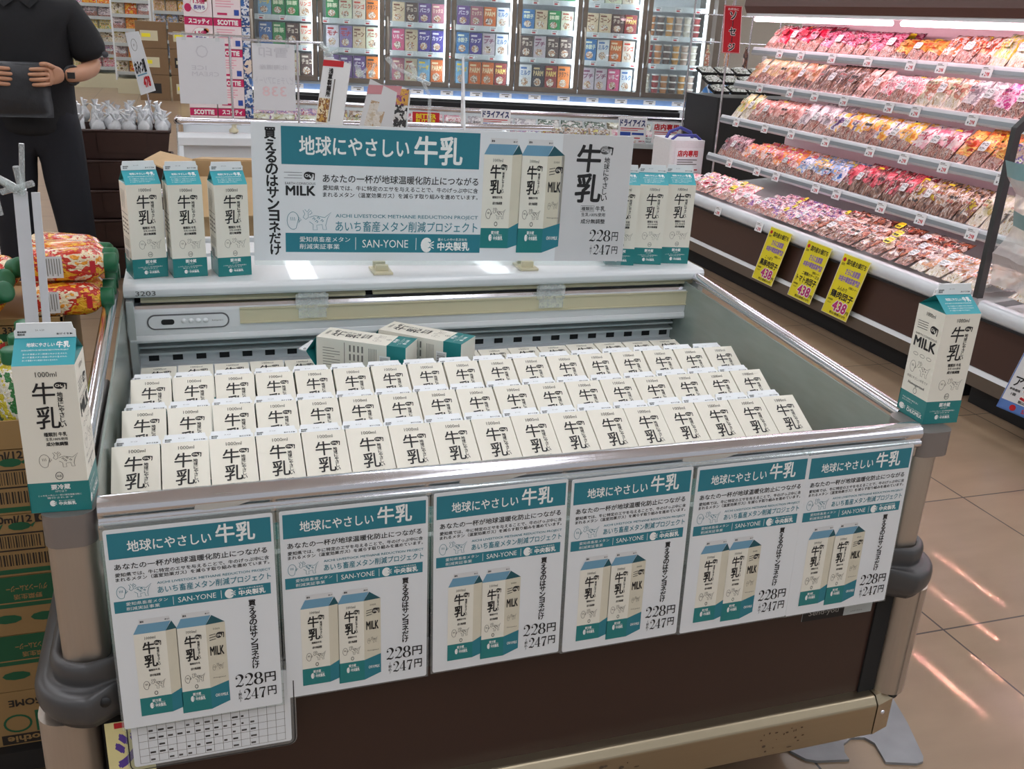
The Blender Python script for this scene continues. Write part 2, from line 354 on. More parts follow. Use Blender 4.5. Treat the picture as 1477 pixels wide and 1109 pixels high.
def make_carton(name='milk_carton'):
    root = thing(name, 'x', 'milk carton')
    b = MB(); b.box(0, W_, 0, W_, 0, H_, CREAM)
    front_art().lay(b, frame((0, 0, 0), (1, 0, 0), (0, 0, 1))); milk_art().lay(b, frame((W_, 0, 0), (0, 1, 0), (0, 0, 1)))
    front_art().lay(b, frame((W_, W_, 0), (-1, 0, 0), (0, 0, 1))); info_art().lay(b, frame((0, W_, 0), (0, -1, 0), (0, 0, 1)))
    b.build('body', root)
    g = MB(); zr = H_+.024; h = W_/2; i_ = .021; zf = H_+.015
    P = [(0, 0, H_), (W_, 0, H_), (W_, W_, H_), (0, W_, H_), (0, h, zr), (W_, h, zr), (i_, h, zf), (W_-i_, h, zf)]
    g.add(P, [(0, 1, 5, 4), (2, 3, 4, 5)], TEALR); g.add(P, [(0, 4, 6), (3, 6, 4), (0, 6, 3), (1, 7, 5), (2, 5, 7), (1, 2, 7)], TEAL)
    A = Art(); L = math.hypot(h, .024)
    A.text('地球にやさしい', .014, L*.66, .045, L*.8, WHT, 2, .02); A.text('牛乳', .047, L*.62, .062, L*.84, WHT, 2, .03)
    A.text('AICHI LIVESTOCK METHANE REDUCTION PROJECT', .009, L*.5, .061, L*.56, WHT, 2, .01, 0, 1)
    for i in range(3): A.text('あいち畜産メタン削減の牛から生まれた', .011, L*(.37-i*.11), .06-.01*(i == 2), L*(.43-i*.11), WHT, 2, 0, 0, 1)
    A.lay(g, frame((0, 0, H_), (1, 0, 0), (0, h, .024))); A.lay(g, frame((W_, W_, H_), (-1, 0, 0), (0, -h, .024)))
    g.build('gable_roof', root)
    t = MB(); zt = zr+.0185
    t.prism([(.0005, zr-.001), (W_-.0005, zr-.001), (W_-.0002, zr+.009), (W_-.0025, zr+.011), (W_-.004, zt), (.004, zt), (.0025, zr+.011), (.0002, zr+.009)], h-.0012, h+.0012, mat('seal_white', '#f0f2f4', .45), 'y')
    A = Art(); A.text('賞味期限', .004, .0075, .014, .010, BLK, 2, .02, 0, 1); A.text('開封前', .004, .0042, .012, .0066, BLK, 2, .02, 0, 1); A.text('あけぐち', .047, .0045, .061, .007, BLK, 2, .02, 0, 1); A.poly([(.062, .0045), (.0655, .0057), (.062, .007)], BLK, 2)
    A.text('26. 6.20', .024, .0098, .034, .0118, GREY, 2, 0, 0, 1)
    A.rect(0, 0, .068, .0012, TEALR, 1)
    A.lay(t, frame((0, h-.0012, zr-.001), (1, 0, 0), (0, 0, 1))); A.lay(t, frame((W_, h+.0012, zr-.001), (-1, 0, 0), (0, 0, 1)))
    t.build('top_seal', root)
    return root

# ---------------------------------------------------------------- poster and banner drawings
def pair_art():
    """printed picture of two cartons, in a 1 x 1 box"""
    A = Art()
    def one(x0, x1, xs, yb, ysb):
        A.poly([(x0, .1), (x1, .1-.0), (x1, .86), (x0, .86)], CREAM, 1); A.poly([(x1, yb), (xs, ysb), (xs, .87), (x1, .86)], mat('print_board_shade', '#d8d1bd', .5), 1)
        A.poly([(x0, yb), (x1, yb), (x1, .22), (x0, .22)], TEAL, 2); A.poly([(x1, yb), (xs, ysb), (xs, .27), (x1, .22)], PTEAL, 2)
        A.poly([(x0, .86), (x1, .86), (x1+.06, .95), (x0+.06, .95)], LBLUE, 2); A.poly([(x1, .86), (xs, .87), (x1+.07, .95)], DTEAL, 2)
        A.poly([(x0+.07, .95), (x1+.06, .95), (x1+.05, 1.0), (x0+.07, 1.0)], mat('print_seal', '#d9d9da', .5), 2)
        A.text('賞味', x0+.08, .965, x0+.12, .985, BLK, 3, .02, 0, 1); A.text('あけ', x1, .965, x1+.05, .98, BLK, 3, .02, 0, 1)
        w = x1-x0; k = lambda v: .86-v*.64/154
        A.text('1000ml', x0+w*.33, k(15), x0+w*.67, k(8), BLK, 3, 0, 0, 1); A.text('牛', x0+w*.25, k(49), x0+w*.62, k(21), BLK, 3, .022); A.text('乳', x0+w*.26, k(81), x0+w*.66, k(52), BLK, 3, .022)
        A.sub(ch4(BLK, CREAM), x0+w*.6, k(33), w*.22, w*.22, 0, 2); A.vert('地球にやさしい', x0+w*.65, k(80), x0+w*.77, k(35), BLK, 3, .03, 0, 1)
        A.text('種類別牛乳', x0+w*.36, k(91), x0+w*.72, k(86), BLK, 3, .02, 0, 1); A.text('成分無調整', x0+w*.38, k(104), x0+w*.72, k(98), BLK, 3, .02, 0, 1)
        A.sub(doodle(GREY, .02), x0+w*.15, k(135), w*.72, w*.62, 0, 1); A.ring(x0+w*.53, k(145), w*.05, .018, .006, BLK, 3, 10)
        A.text('要冷蔵', x0+w*.38, .165, x0+w*.66, .195, WHT, 3, .02, 0, 1); A.sub(dairy(WHT, TEAL), x0+w*.3, .06+.045*(yb < .05), w*.5, .25, 0, 1)
    one(.02, .36, .48, .04, .07)
    one(.47, .79, 1.0, .0, .06)
    w = .21
    A.text('MILK', .82, .55, .97, .635, BLK, 3, .03); A.sub(ch4(BLK, CREAM), .89, .7, .09, .09, .1, 2); A.text('1000', .87, .8, .94, .82, BLK, 3, 0, 0, 1)
    for i in range(3): A.line([(.82, .7+i*.025), (.89, .71+i*.025)], .006, BLK, 3)
    A.sub(doodle(GREY, .02), .83, .39, .13, .14, .1, 1); A.text('Homogenized', .83, .31, .97, .325, BLK, 3, 0, .1, 1); A.text('CHUOMILK', .84, .12, .98, .15, WHT, 3, .02, .1, 1)
    return A
def poster_art():
    A = Art(); w, h = .21, .297
    R = lambda x0, v0, x1, v1: (x0*w, h*(1-v1), x1*w, h*(1-v0))
    A.rect(*R(.02, .018, .985, .14), PTEAL, 1)
    A.text('地球にやさしい', *R(.13, .058, .62, .112), WHT, 2, .015, 0, 3); A.text('牛乳', *R(.65, .028, .885, .118), WHT, 2, .02, 0, 3)
    A.text('あなたの一杯が地球温暖化防止につながる', *R(.045, .163, .955, .193), BLK, 2, .012)
    A.text('愛知県では、牛に特定のエサを与えることで、牛のげっぷ中に含', *R(.045, .207, .965, .226), BLK, 2, .012); A.text('まれるメタン（温室効果ガス）を減らす取り組みを進めています。', *R(.045, .23, .965, .249), BLK, 2, .012)
    x0, y0, x1, y1 = R(.04, .262, .25, .335); A.sub(doodle(INKT, .014), x0, y0, x1-x0, (y1-y0)*2)
    A.text('AICHI LIVESTOCK METHANE REDUCTION PROJECT', *R(.28, .27, .97, .285), INKT, 2, .01); A.text('あいち畜産メタン削減プロジェクト', *R(.28, .293, .97, .328), INKT, 2, .012)
    A.rect(*R(.02, .345, .965, .402), PTEAL, 1); A.text('愛知県畜産メタン', *R(.09, .353, .335, .37), WHT, 2); A.text('削減実証事業', *R(.09, .377, .285, .394), WHT, 2)
    A.rect(*R(.365, .353, .368, .394), WHT, 2); A.text('SAN-YONE', *R(.395, .36, .625, .386), WHT, 2, -.008); A.rect(*R(.655, .353, .658, .394), WHT, 2)
    x0, y0, x1, y1 = R(.68, .35, .93, .398); A.sub(dairy(WHT, PTEAL), x0, y0, x1-x0, (y1-y0)*4)
    x0, y0, x1, y1 = R(.1, .445, .665, .965); A.sub(pair_art(), x0, y0, x1-x0, y1-y0)
    A.vert('買えるのはサンヨネだけ', *R(.815, .42, .87, .785), BLK, 2, .03)
    price(A, '228', *R(.70, .805, .885, .872), BLK); A.text('円', *R(.895, .815, .965, .866), BLK, 2, .015)
    price(A, '247', *R(.75, .888, .9, .948), BLK); A.text('円', *R(.91, .892, .965, .94), BLK, 2, .015); A.vert('(税込)', *R(.715, .886, .745, .955), BLK, 2, .01, 0, 1)
    return A
def banner_art():
    A = Art()
    A.rect(.063, .211, .508, .291, PTEAL, 1); A.text('地球にやさしい', .102, .232, .344, .272, WHT, 2, .018, 0, 3); A.text('牛乳', .357, .219, .467, .280, WHT, 2, .02, 0, 3)
    A.vert('買えるのはサンヨネだけ', .025, .012, .055, .288, BLK, 2, .03, .0007)
    for i in range(3): A.line([(.068+.008*(i % 2), .194-i*.006), (.107, .194-i*.006)], .0008, BLK)
    A.sub(ch4(BLK, PAPER), .110, .176, .024, .026); A.text('EARTH CONSCIOUS', .070, .168, .136, .173, BLK, 2); A.text('MILK', .072, .145, .135, .165, BLK, 2, .03)
    A.text('あなたの一杯が地球温暖化防止につながる', .152, .174, .508, .192, BLK, 2, .01)
    A.text('愛知県では、牛に特定のエサを与えることで、牛のげっぷ中に含', .152, .157, .508, .168, BLK, 2, .008); A.text('まれるメタン（温室効果ガス）を減らす取り組みを進めています。', .152, .142, .508, .153, BLK, 2, .008)
    A.sub(doodle(INKT, .01), .072, .068, .1, .096); A.text('AICHI LIVESTOCK METHANE REDUCTION PROJECT', .180, .095, .511, .105, INKT, 2, .005); A.text('あいち畜産メタン削減プロジェクト', .180, .066, .511, .09, INKT, 2, .008)
    A.rect(.069, .019, .519, .062, PTEAL, 1); A.text('愛知県畜産メタン', .1, .042, .213, .054, WHT, 2); A.text('削減実証事業', .1, .026, .189, .038, WHT, 2)
    A.rect(.225, .025, .2262, .053, WHT, 2); A.text('SAN-YONE', .241, .03, .347, .048, WHT, 2, -.008); A.rect(.365, .025, .3662, .053, WHT, 2); A.sub(dairy(WHT, PTEAL), .378, .02, .115, .14)
    A.sub(pair_art(), .515, .02, .2, .262)
    A.rect(.708, .0005, .884, .2965, PAPER2, 1)
    A.text('牛', .746, .213, .805, .275, BLK, 2, .022, .03, 4); A.text('乳', .748, .142, .812, .208, BLK, 2, .022, .03, 4); A.sub(ch4(BLK, PAPER2), .801, .25, .033, .03); A.vert('地球にやさしい', .810, .145, .834, .248, BLK, 2, .015)
    A.text('種類別', .767, .122, .798, .131, BLK, 2, .01); A.line([(.765, .1195), (.8, .1195), (.8, .1335), (.765, .1335)], .0008, BLK, 2, True); A.text('牛乳', .803, .121, .828, .133, BLK, 2, .015)
    A.text('生乳100%使用', .768, .108, .829, .117, BLK, 2, .008); A.text('成分無調整', .768, .091, .83, .102, BLK, 2, .015)
    price(A, '228', .792, .048, .849, .076, BLK); A.text('円', .852, .05, .868, .071, BLK, 2, .01); price(A, '247', .806, .016, .852, .04, BLK); A.text('円', .855, .018, .87, .036, BLK, 2, .01); A.vert('(税込)', .796, .016, .804, .04, BLK, 2, .01, 0, 1)
    return A
# ---------------------------------------------------------------- room
b = MB(); b.box(-9, 12, -2, 26, -.05, 0, mat('floor_base', '#b79f85', .3))
fl = struct(b.build('floor'))
m, t, bs = nt('floor_tile'); fl.data.materials[0] = m
tc = t.nodes.new('ShaderNodeTexCoord'); mp = t.nodes.new('ShaderNodeMapping'); mp.inputs['Location'].default_value = (-1.735+.6*10, -1.585+.6*10, 0)
br = t.nodes.new('ShaderNodeTexBrick'); br.offset = 0; br.squash = 1
for k, v in (('Scale', 1), ('Mortar Size', .0028), ('Brick Width', .6), ('Row Height', .6), ('Mortar Smooth', .1), ('Bias', 0)): br.inputs[k].default_value = v
br.inputs['Color1'].default_value = lin('#978069'); br.inputs['Color2'].default_value = lin('#9c856c'); br.inputs['Mortar'].default_value = lin('#3a322c')
ns = t.nodes.new('ShaderNodeTexNoise'); ns.inputs['Scale'].default_value = 3.5; ns.inputs['Detail'].default_value = 9
m2 = t.nodes.new('ShaderNodeMapping'); m2.inputs['Scale'].default_value = (1, 3.2, 1)
mx = t.nodes.new('ShaderNodeMix'); mx.data_type = 'RGBA'; mx.blend_type = 'MULTIPLY'; mx.inputs[0].default_value = .5
rp = t.nodes.new('ShaderNodeMapRange'); rp.inputs[1].default_value = .3; rp.inputs[2].default_value = .7; rp.inputs[3].default_value = .78; rp.inputs[4].default_value = 1.12
t.links.new(tc.outputs['Object'], mp.inputs[0]); t.links.new(mp.outputs[0], br.inputs['Vector']); t.links.new(tc.outputs['Object'], m2.inputs[0]); t.links.new(m2.outputs[0], ns.inputs['Vector'])
t.links.new(ns.outputs['Fac'], rp.inputs[0]); t.links.new(br.outputs['Color'], mx.inputs[6]); t.links.new(rp.outputs[0], mx.inputs[7]); t.links.new(mx.outputs[2], bs.inputs['Base Color'])
bs.inputs['Roughness'].default_value = .3; bs.inputs['Coat Weight'].default_value = .25; bs.inputs['Coat Roughness'].default_value = .12
CEILM = mat('ceiling_panel', '#eceae6', .8); WALLM = mat('store_wall', '#cfc9bf', .8)
b = MB(); b.box(-9, 12, -2, 26, 3.3, 3.36, CEILM); struct(b.build('ceiling'))
b = MB(); b.box(-9, 12, 26, 26.1, 0, 3.3, WALLM); struct(b.build('wall_back'))
b = MB(); b.box(12, 12.1, -2, 26, 0, 3.3, WALLM); struct(b.build('wall_right'))
b = MB(); b.box(-9.1, -9, -2, 26, 0, 3.3, WALLM); struct(b.build('wall_left'))
LAMP = emit('ceiling_tube', '#f6f9ff', CEIL_STRENGTH)
k = 0
for lx in (-6, -3.6, -1.2, 1.2, 3.6, 6, 8.4):
    for ly in (-.6, 2.6, 5.8, 9, 12.2, 15.4, 18.6, 21.8):
        k += 1
        t_ = thing('ceiling_light', 'white ceiling light, %s from the front in the %s row from the left' % (ORD[int(round((ly+.6)/3.2))+1], ORD[int(round((lx+6)/2.4))+1]), 'ceiling light', (lx, ly, 3.3), 0, 'ceiling lights')
        if k == 1:
            h = MB(); h.box(-.17, .17, -1.4, 1.4, -.05, 0, ENAM); e = MB(); e.box(-.15, .15, -1.37, 1.37, -.062, -.05, LAMP)
            hm, em = h.build('housing', t_).data, e.build('tube', t_).data
        else:
            for n_, d in (('housing', hm), ('tube', em)):
                o = bpy.data.objects.new(n_, d); C.objects.link(o); o.parent = t_

# ---------------------------------------------------------------- the milk cooler
X0, X1 = -.14, 1.13
cool = thing('island_cooler', 'white open top display cooler with chrome rails, full of milk cartons', 'display cooler')
b = MB()                                                                       # lower tank: brown front, white lining
b.box(-.15, 1.15, 1.19, 1.21, .22, .50, BROWN); b.box(-.16, -.15, 1.2, 2.3, .22, .60, BROWN); b.box(1.15, 1.16, 1.2, 2.3, .22, .60, BROWN); b.box(-.15, 1.15, 2.28, 2.3, .22, .84, ENAM)
b.build('tank', cool)
b = MB(); b.box(-.14, 1.14, 1.215, 2.24, .555, .565, ENAM2); b.box(-.14, 1.14, 1.212, 1.225, .45, .66, ENAM); b.box(-.15, -.141, 1.21, 2.12, .45, .625, ENAM2); b.box(1.128, 1.15, 1.21, 2.12, .45, .625, ENAM2)
b.build('liner', cool)
rail = [(p[0]+.012, p[1]+.0125) for p in [(1.163, .735), (1.157, .737), (1.154, .742), (1.155, .748), (1.160, .750), (1.156, .755), (1.155, .763), (1.159, .770), (1.167, .7745), (1.177, .775), (1.187, .771), (1.193, .763), (1.194, .75), (1.19, .738)]]
b = MB(); b.box(X0, X1, 1.176, 1.182, .73, .75, STEEL); b.build('steel_band', cool)
b = MB(); b.prism(rail, X0+.002, X1+.0, CHROME, 'x', True); fr_ = b.build('front_rail', cool)
for i, (tx, tw) in enumerate(((.013, .035), (.383, .05), (.732, .048))):
    b = MB(); A = Art(); A.poly([(-tw, -.008), (-tw*.6, -.011), (tw*.5, -.009), (tw, -.004), (tw*.8, .008), (0, .01), (-tw*.9, .007)], mat('frosted_tape', '#a9a49c', .55), 1)
    vs, fs, mm, l = A.it[0]
    b.add([(tx+p[0], 1.1685+.004*p[1]/.01, .775+p[1]*.9) for p in vs]+[(tx+p[0], 1.172, .775+p[1]*.9) for p in vs], [tuple(range(7)), tuple(range(13, 6, -1))]+[(k, (k+1) % 7, 7+(k+1) % 7, 7+k) for k in range(7)], mm); b.build('tape_scrap', fr_)
def post(x0, x1, nm):
    b = MB(); b.prism(rrect(x0, 1.172, x1, 1.238, .02, 5), .50, .735, STEEL, 'z', True); p = b.build('corner_post', cool)
    b = MB(); b.prism(rrect(x0-.002, 1.168, x1+.002+.016*(nm == 'r'), 1.262, .022, 5), .728, .773, CAPM, 'z', True); b.build('post_cap', p, .003)
post(-.203, -.143, 'l'); post(1.130, 1.183, 'r')
for sx, xc in ((-1, -.168), (1, 1.168)):                                      # side rails and hazed side panes
    n = 12; pr = [(xc+.013*math.cos(a*PI/6), .79+.012*math.sin(a*PI/6)) for a in range(n)]
    v = [(p[0], 1.264, p[1]-.022) for p in pr]+[(p[0], 2.06, p[1]+.024) for p in pr]
    b = MB(); b.add(v, [(k, (k+1) % n, n+(k+1) % n, n+k) for k in range(n)], CHROME, True); b.add(v, [tuple(range(n)), tuple(range(n, 2*n))], CHROME); b.build('side_rail', cool)
    xc = sx*.650+.5; b = MB(); b.add([(xc, 1.215, .61), (xc, 2.12, .61), (xc, 2.12, .80), (xc, 1.215, .757), (xc+.004, 1.215, .61), (xc+.004, 2.12, .61), (xc+.004, 2.12, .80), (xc+.004, 1.215, .757)], [(0, 1, 2, 3), (7, 6, 5, 4), (0, 3, 7, 4), (1, 5, 6, 2), (0, 4, 5, 1), (3, 2, 6, 7)], SIDE_PANE); b.build('side_glass', cool)
b = MB(); b.box(X0, X1, 1.183, 1.187, .47, .74, GREEN_PANE); b.build('front_glass', cool)
bp = MB()                                                                      # bumper: a moulded two-step rubber profile round the sides and front
prof = [(0, .552), (.006, .556), (.0115, .5555), (.0165, .552), (.0190, .546), (.0195, .539), (.0185, .531), (.0170, .5255), (.0165, .5225), (.0180, .5205), (.0290, .5195), (.0375, .5190), (.0430, .5165), (.0465, .512), (.0480, .506), (.0480, .494), (.0455, .484), (.0400, .476), (.0310, .470), (.0300, .464), (0, .463)]
path = [(-.207, 2.25, -1, 0)]+[(-.167-.04*math.cos(t*PI/24), 1.210-.04*math.sin(t*PI/24), -math.cos(t*PI/24), -math.sin(t*PI/24)) for t in range(13)]+[(-.141, 1.172, 0, -.3), (1.122, 1.172, 0, -.3)]+[(1.152+.04*math.sin(t*PI/24), 1.210-.04*math.cos(t*PI/24), math.sin(t*PI/24), -math.cos(t*PI/24)) for t in range(13)]+[(1.192, 2.25, 1, 0)]
bp.prism(rrect(-.206, 1.173, 1.191, 2.25, .04, 6), .47, .551, RUBBER, 'z')
bp.loft([[(x+nx*o_, y_+ny*o_, z) for o_, z in [(.78*o2, z2) for o2, z2 in prof]] for x, y_, nx, ny in path], RUBBER, None, True); bo = bp.build('bumper', cool)
b = MB(); b.lathe([(0, .004), (.006, .003), (.008, 0)], BTM, 12, Matrix.Translation((-.152, 1.1455, .503)) @ Matrix.Rotation(PI/2, 4, 'X')); b.build('screw', bo)
for sx, x0, x1 in ((0, -.244, -.168), (1, 1.165, 1.232)):                      # lower corner guards
    b = MB(); b.prism(rrect(x0, 1.162, x1, 1.27, .035, 6), .235, .4625, STEEL, 'z', True); b.prism(rrect(x0+.006, 1.17, x1-.006, 1.26, .028, 6), .22, .24, DARK, 'z', True); b.build('corner_guard', cool)
for x in (-.165, 1.13): b = MB(); b.box(x, x+.034, 1.186, 1.2, .235, .47, DARK); b.build('corner_gap', cool)
kp = [(1.158, .155), (1.158, .222), (1.17, .236), (1.2, .236), (1.2, .155)]
b = MB(); b.prism(kp, -.19, 1.155, STEELB, 'x'); kr = b.build('kick_rail', cool, .003)
b = MB(); b.loft([[(1.158+.0*k, p[0], p[1]) for p in kp] for k in (0,)]+[[(1.2, p[0]+.012, p[1]) for p in kp]]+[[(1.222, p[0]*0+1.2+(p[0]-1.158)*.3, p[1]) for p in kp]], STEELB, None, False); b.lathe([(0, .003), (.004, .002), (.005, 0)], CHROME, 10, Matrix.Translation((1.175, 1.162, .2)) @ Matrix.Rotation(PI/2, 4, 'X')); b.build('rail_end_cap', kr)
A = Art(); rnd = random.Random(5)
for x0, n in ((.62, 10), (.95, 18), (-.02, 6)):
    for i in range(n): A.ell(x0+rnd.uniform(-.04, .05), .19+rnd.uniform(-.025, .02), rnd.uniform(.001, .006), rnd.uniform(.001, .003), mat('rail_scuff', '#5a4a3a', .7), 1, 7)
b = MB(); A.lay(b, frame((0, 1.1575, 0), (1, 0, 0), (0, 0, 1))); b.build('scuff_marks', kr)
b = MB(); b.box(-.14, 1.14, 1.3, 2.2, .09, .2, DARK); b.build('undercarriage', cool)
for x, yy in ((-.1, 1.32), (1.1, 1.34), (-.1, 2.15), (1.1, 2.15)):
    b = MB(); b.lathe([(.028, .0062), (.028, .012), (.012, .016), (.012, .1)], STEELB, 12, Matrix.Translation((x, yy, 0))); b.build('leg', cool)
# back unit: shelf, light slot, control panel, price strip, lip, air grille
b = MB(); b.prism([(2.042, .806), (2.036, .812), (2.035, .824), (2.04, .831), (2.05, .833), (2.42, .833), (2.42, .79), (2.1, .79), (2.06, .806)], -.145, 1.187, ENAM, 'x'); bs_ = b.build('back_shelf', cool, .002)
A = Art(); A.text('3203', -.122, .812, -.083, .822, mat('ink_number', '#4a4a4c', .6), 1, -.004)
b = MB(); A.lay(b, frame((0, 2.0345, 0), (1, 0, 0), (0, 0, 1)), .0006); b.build('number_sticker', bs_)
b = MB(); b.box(-.13, 1.175, 2.09, 2.095, .775, .808, DARK); b.build('cover_slot', cool)
b = MB(); b.prism([(2.06, .795), (2.066, .799), (2.074, .796), (2.07, .789), (2.062, .789)], -.115, .355, CREAMP, 'x'); b.prism([(2.06, .797), (2.066, .801), (2.074, .798), (2.07, .791), (2.062, .791)], .372, 1.178, CREAMP, 'x'); nb = b.build('night_cover', cool)
b = MB(); b.prism([(2.05, .779), (2.054, .785), (2.075, .787), (2.09, .783), (2.09, .775), (2.055, .775)], -.13, 1.178, CHROME, 'x'); b.build('slot_rail', cool)
for x in (.235, .79):
    b = MB(); b.box(x-.035, x+.035, 2.04, 2.046, .77, .802, CLIPP); b.box(x-.03, x+.03, 2.038, 2.05, .796, .806, CLIPP); b.box(x-.03, x+.03, 2.036, 2.04, .75, .772, CLIPP); b.build('cover_handle', nb)
b = MB(); b.prism([(2.047, .722), (2.045, .735), (2.045, .775), (2.05, .779), (2.2, .779), (2.2, .7), (2.09, .7), (2.06, .712)], -.145, 1.187, ENAM, 'x'); fa = b.build('fascia', cool, .002)
b = MB(); b.prism(rrect(-.105, .735, .06, .768, .016, 6), 2.0432, 2.046, mat('panel_border', '#66666a', .5), 'y'); b.prism(rrect(-.102, .738, .057, .765, .0135, 6), 2.0424, 2.045, ENAM, 'y'); cp = b.build('control_panel', fa)
b = MB(); b.prism(rrect(-.077, .746, -.051, .7575, .005, 4), 2.0415, 2.043, DARK, 'y'); b.build('display_window', cp)
for i in range(4):
    b = MB(); b.lathe([(0, .004), (.004, .0035), (.0055, 0)], ENAM, 12, Matrix.Translation((-.032+.0145*i, 2.0424, .7525)) @ Matrix.Rotation(PI/2, 4, 'X')); b.build('button', cp)
A = Art(); A.text('Refrigerator', .025, .7495, .048, .7535, GREY, 1, 0, 0, 1)
b = MB(); A.lay(b, frame((0, 2.0422, 0), (1, 0, 0), (0, 0, 1))); b.build('panel_lettering', cp)
b = MB(); b.box(.082, 1.186, 2.0405, 2.0455, .742, .745, CREAMP); b.box(.082, 1.186, 2.0405, 2.0455, .774, .777, CREAMP); b.box(.082, 1.186, 2.0435, 2.046, .744, .775, CREAMP); b.build('price_strip', fa)
b = MB(); b.prism([(2.045, .706), (2.042, .712), (2.045, .722), (2.06, .724), (2.09, .712), (2.09, .704)], -.14, 1.187, ENAM, 'x'); b.build('lip', cool, .0015)
b = MB(); b.add([(-.128, 2.14, .71), (1.17, 2.14, .71), (1.17, 2.115, .60), (-.128, 2.115, .60)], [(0, 1, 2, 3)], mat('grille_back', '#9da3a2', .5)); 
for z, yy in ((.694, 2.10), (.678, 2.108), (.662, 2.108)): b.prism([(yy-.012, z-.001), (yy-.012, z+.0035), (2.14, z+.006), (2.14, z+.001)], -.128, 1.17, mat('grille_slat', '#e3e8e8', .3), 'x')
b.box(-.128, 1.17, 2.108, 2.12, .632, .6625, ENAM); gr = b.build('air_grille', cool)
for i in range(26):
    b = MB(); x = -.1+i*.0492; b.box(x-.0105, x+.0105, 2.1062, 2.1082, .645, .658, DARK); b.build('air_vent', gr)
b = MB(); b.add([(-.128, 2.112, .638), (1.17, 2.112, .638), (1.17, 2.04, .625), (-.128, 2.04, .625), (-.128, 2.112, .634), (1.17, 2.112, .634), (1.17, 2.04, .621), (-.128, 2.04, .621)], [(0, 1, 2, 3), (7, 6, 5, 4), (0, 3, 7, 4), (1, 5, 6, 2), (0, 4, 5, 1), (3, 2, 6, 7)], ENAM); A = Art()
b.build('deflector_plate', cool)
for x in (-.142, 1.172):
    b = MB(); b.prism([(2.03, .80), (2.06, .60), (2.3, .60), (2.3, .80)], x, x+.014, ENAM2, 'x'); b.build('end_cheek', cool)
b = MB(); b.box(X0, X1-.012, 1.23, 2.1, .565, .570, ENAM2); b.build('base_deck', cool)
# floor plate
b = MB(); b.prism([(1.10, 1.50), (1.10, 1.30), (1.118, 1.272), (1.136, 1.262), (1.205, 1.248), (1.208, 1.268), (1.222, 1.29), (1.25, 1.302), (1.278, 1.295), (1.288, 1.275), (1.274, 1.222), (1.335, 1.202), (1.352, 1.204), (1.362, 1.215), (1.40, 1.31), (1.43, 1.41), (1.40, 1.52)], 0, .006, mat('foot_plate_metal', '#8f9295', .5, .4, .25, 14), 'z')
tag(b.build('floor_plate'), 'grey notched steel plate lying on the tiles under the cooler corner', 'floor plate')
# ---------------------------------------------------------------- cartons
P0 = make_carton(); first = [True]
def carton(label, loc, rot=(0, 0, 0), group=None):
    if first[0]:
        first[0] = False; P0.location = loc; P0.rotation_euler = rot; P0['label'] = label
        if group: P0['group'] = group
        return P0
    return dup(P0, label, group, loc, rot)
carton('milk carton standing on the left front corner of the cooler, beside the juice boxes', (-.2146, 1.1853, .7735), (0, 0, -.056))
carton('milk carton standing on the right front corner of the cooler, its side reading MILK', (1.2298, 1.2688, .7735), (0, 0, PI-.053))
for i, (x, a) in enumerate(((-.1254, .24), (-.0463, .17), (.0448, .17))): carton('%s of the three milk cartons left of the banner on the white back shelf' % ('leftmost', 'middle', 'rightmost')[i], (x, 2.0903, .8335), (0, 0, a), 'cartons left of the banner')
for i, (x, a) in enumerate(((.951, -.24), (1.0253, -.24), (1.1003, -.2))): carton('%s of the three milk cartons right of the banner on the back shelf' % ('half hidden leftmost', 'middle', 'rightmost')[i], (x, 2.106, .8335), (0, 0, a), 'cartons right of the banner')
L = math.radians(62); rnd = random.Random(3)
for row, (x0, yt, zt, nm) in enumerate(((-.1392, 1.435, .744, 'front row'), (-.1325, 1.588, .7395, 'second row'), (-.1255, 1.742, .737, 'third row'))):
    for i in range(17):
        yb, zb = yt-H_*math.sin(L), zt-H_*math.cos(L)
        carton('milk carton leaning back, %s from the left in the %s of the cooler' % (ORD[i+1], nm), (x0+i*(.0706+.001*row)+rnd.uniform(-.0001, .0001), yb+rnd.uniform(-.001, .001), zb+rnd.uniform(0, .001)), (-L, 0, 0), 'cartons in the %s of the cooler' % nm)
L4 = math.radians(84)
for i in range(17): carton('milk carton lying flat, %s from the left in the hindmost row' % ORD[i+1], (-.121+i*.0722, 1.800+rnd.uniform(-.002, .003), .650), (-L4, 0, 0), 'cartons in the hindmost row of the cooler')
def lying(label, a, bdir):
    ax = Vector((-bdir[0], -bdir[1], 0)).normalized(); up = Vector((0, 0, 1)); wx = ax.cross(Vector((0, 0, -1)))
    # carton local z = ax (top to the left), local -y = up, local x = across
    lx = (-up).cross(ax); M = Matrix(((lx.x, -up.x, ax.x), (lx.y, -up.y, ax.y), (lx.z, -up.z, ax.z)))
    o = Vector(a)-ax*0
    return carton(label, o, M.to_euler(), 'cartons lying on top of the others')
lying('milk carton lying on its back across the third row, nearer of two', (.390, 1.795, .752), (.158, -.10))
lying('milk carton lying on its back across the third row, farther of two', (.507, 1.800, .752), (.145, -.125))
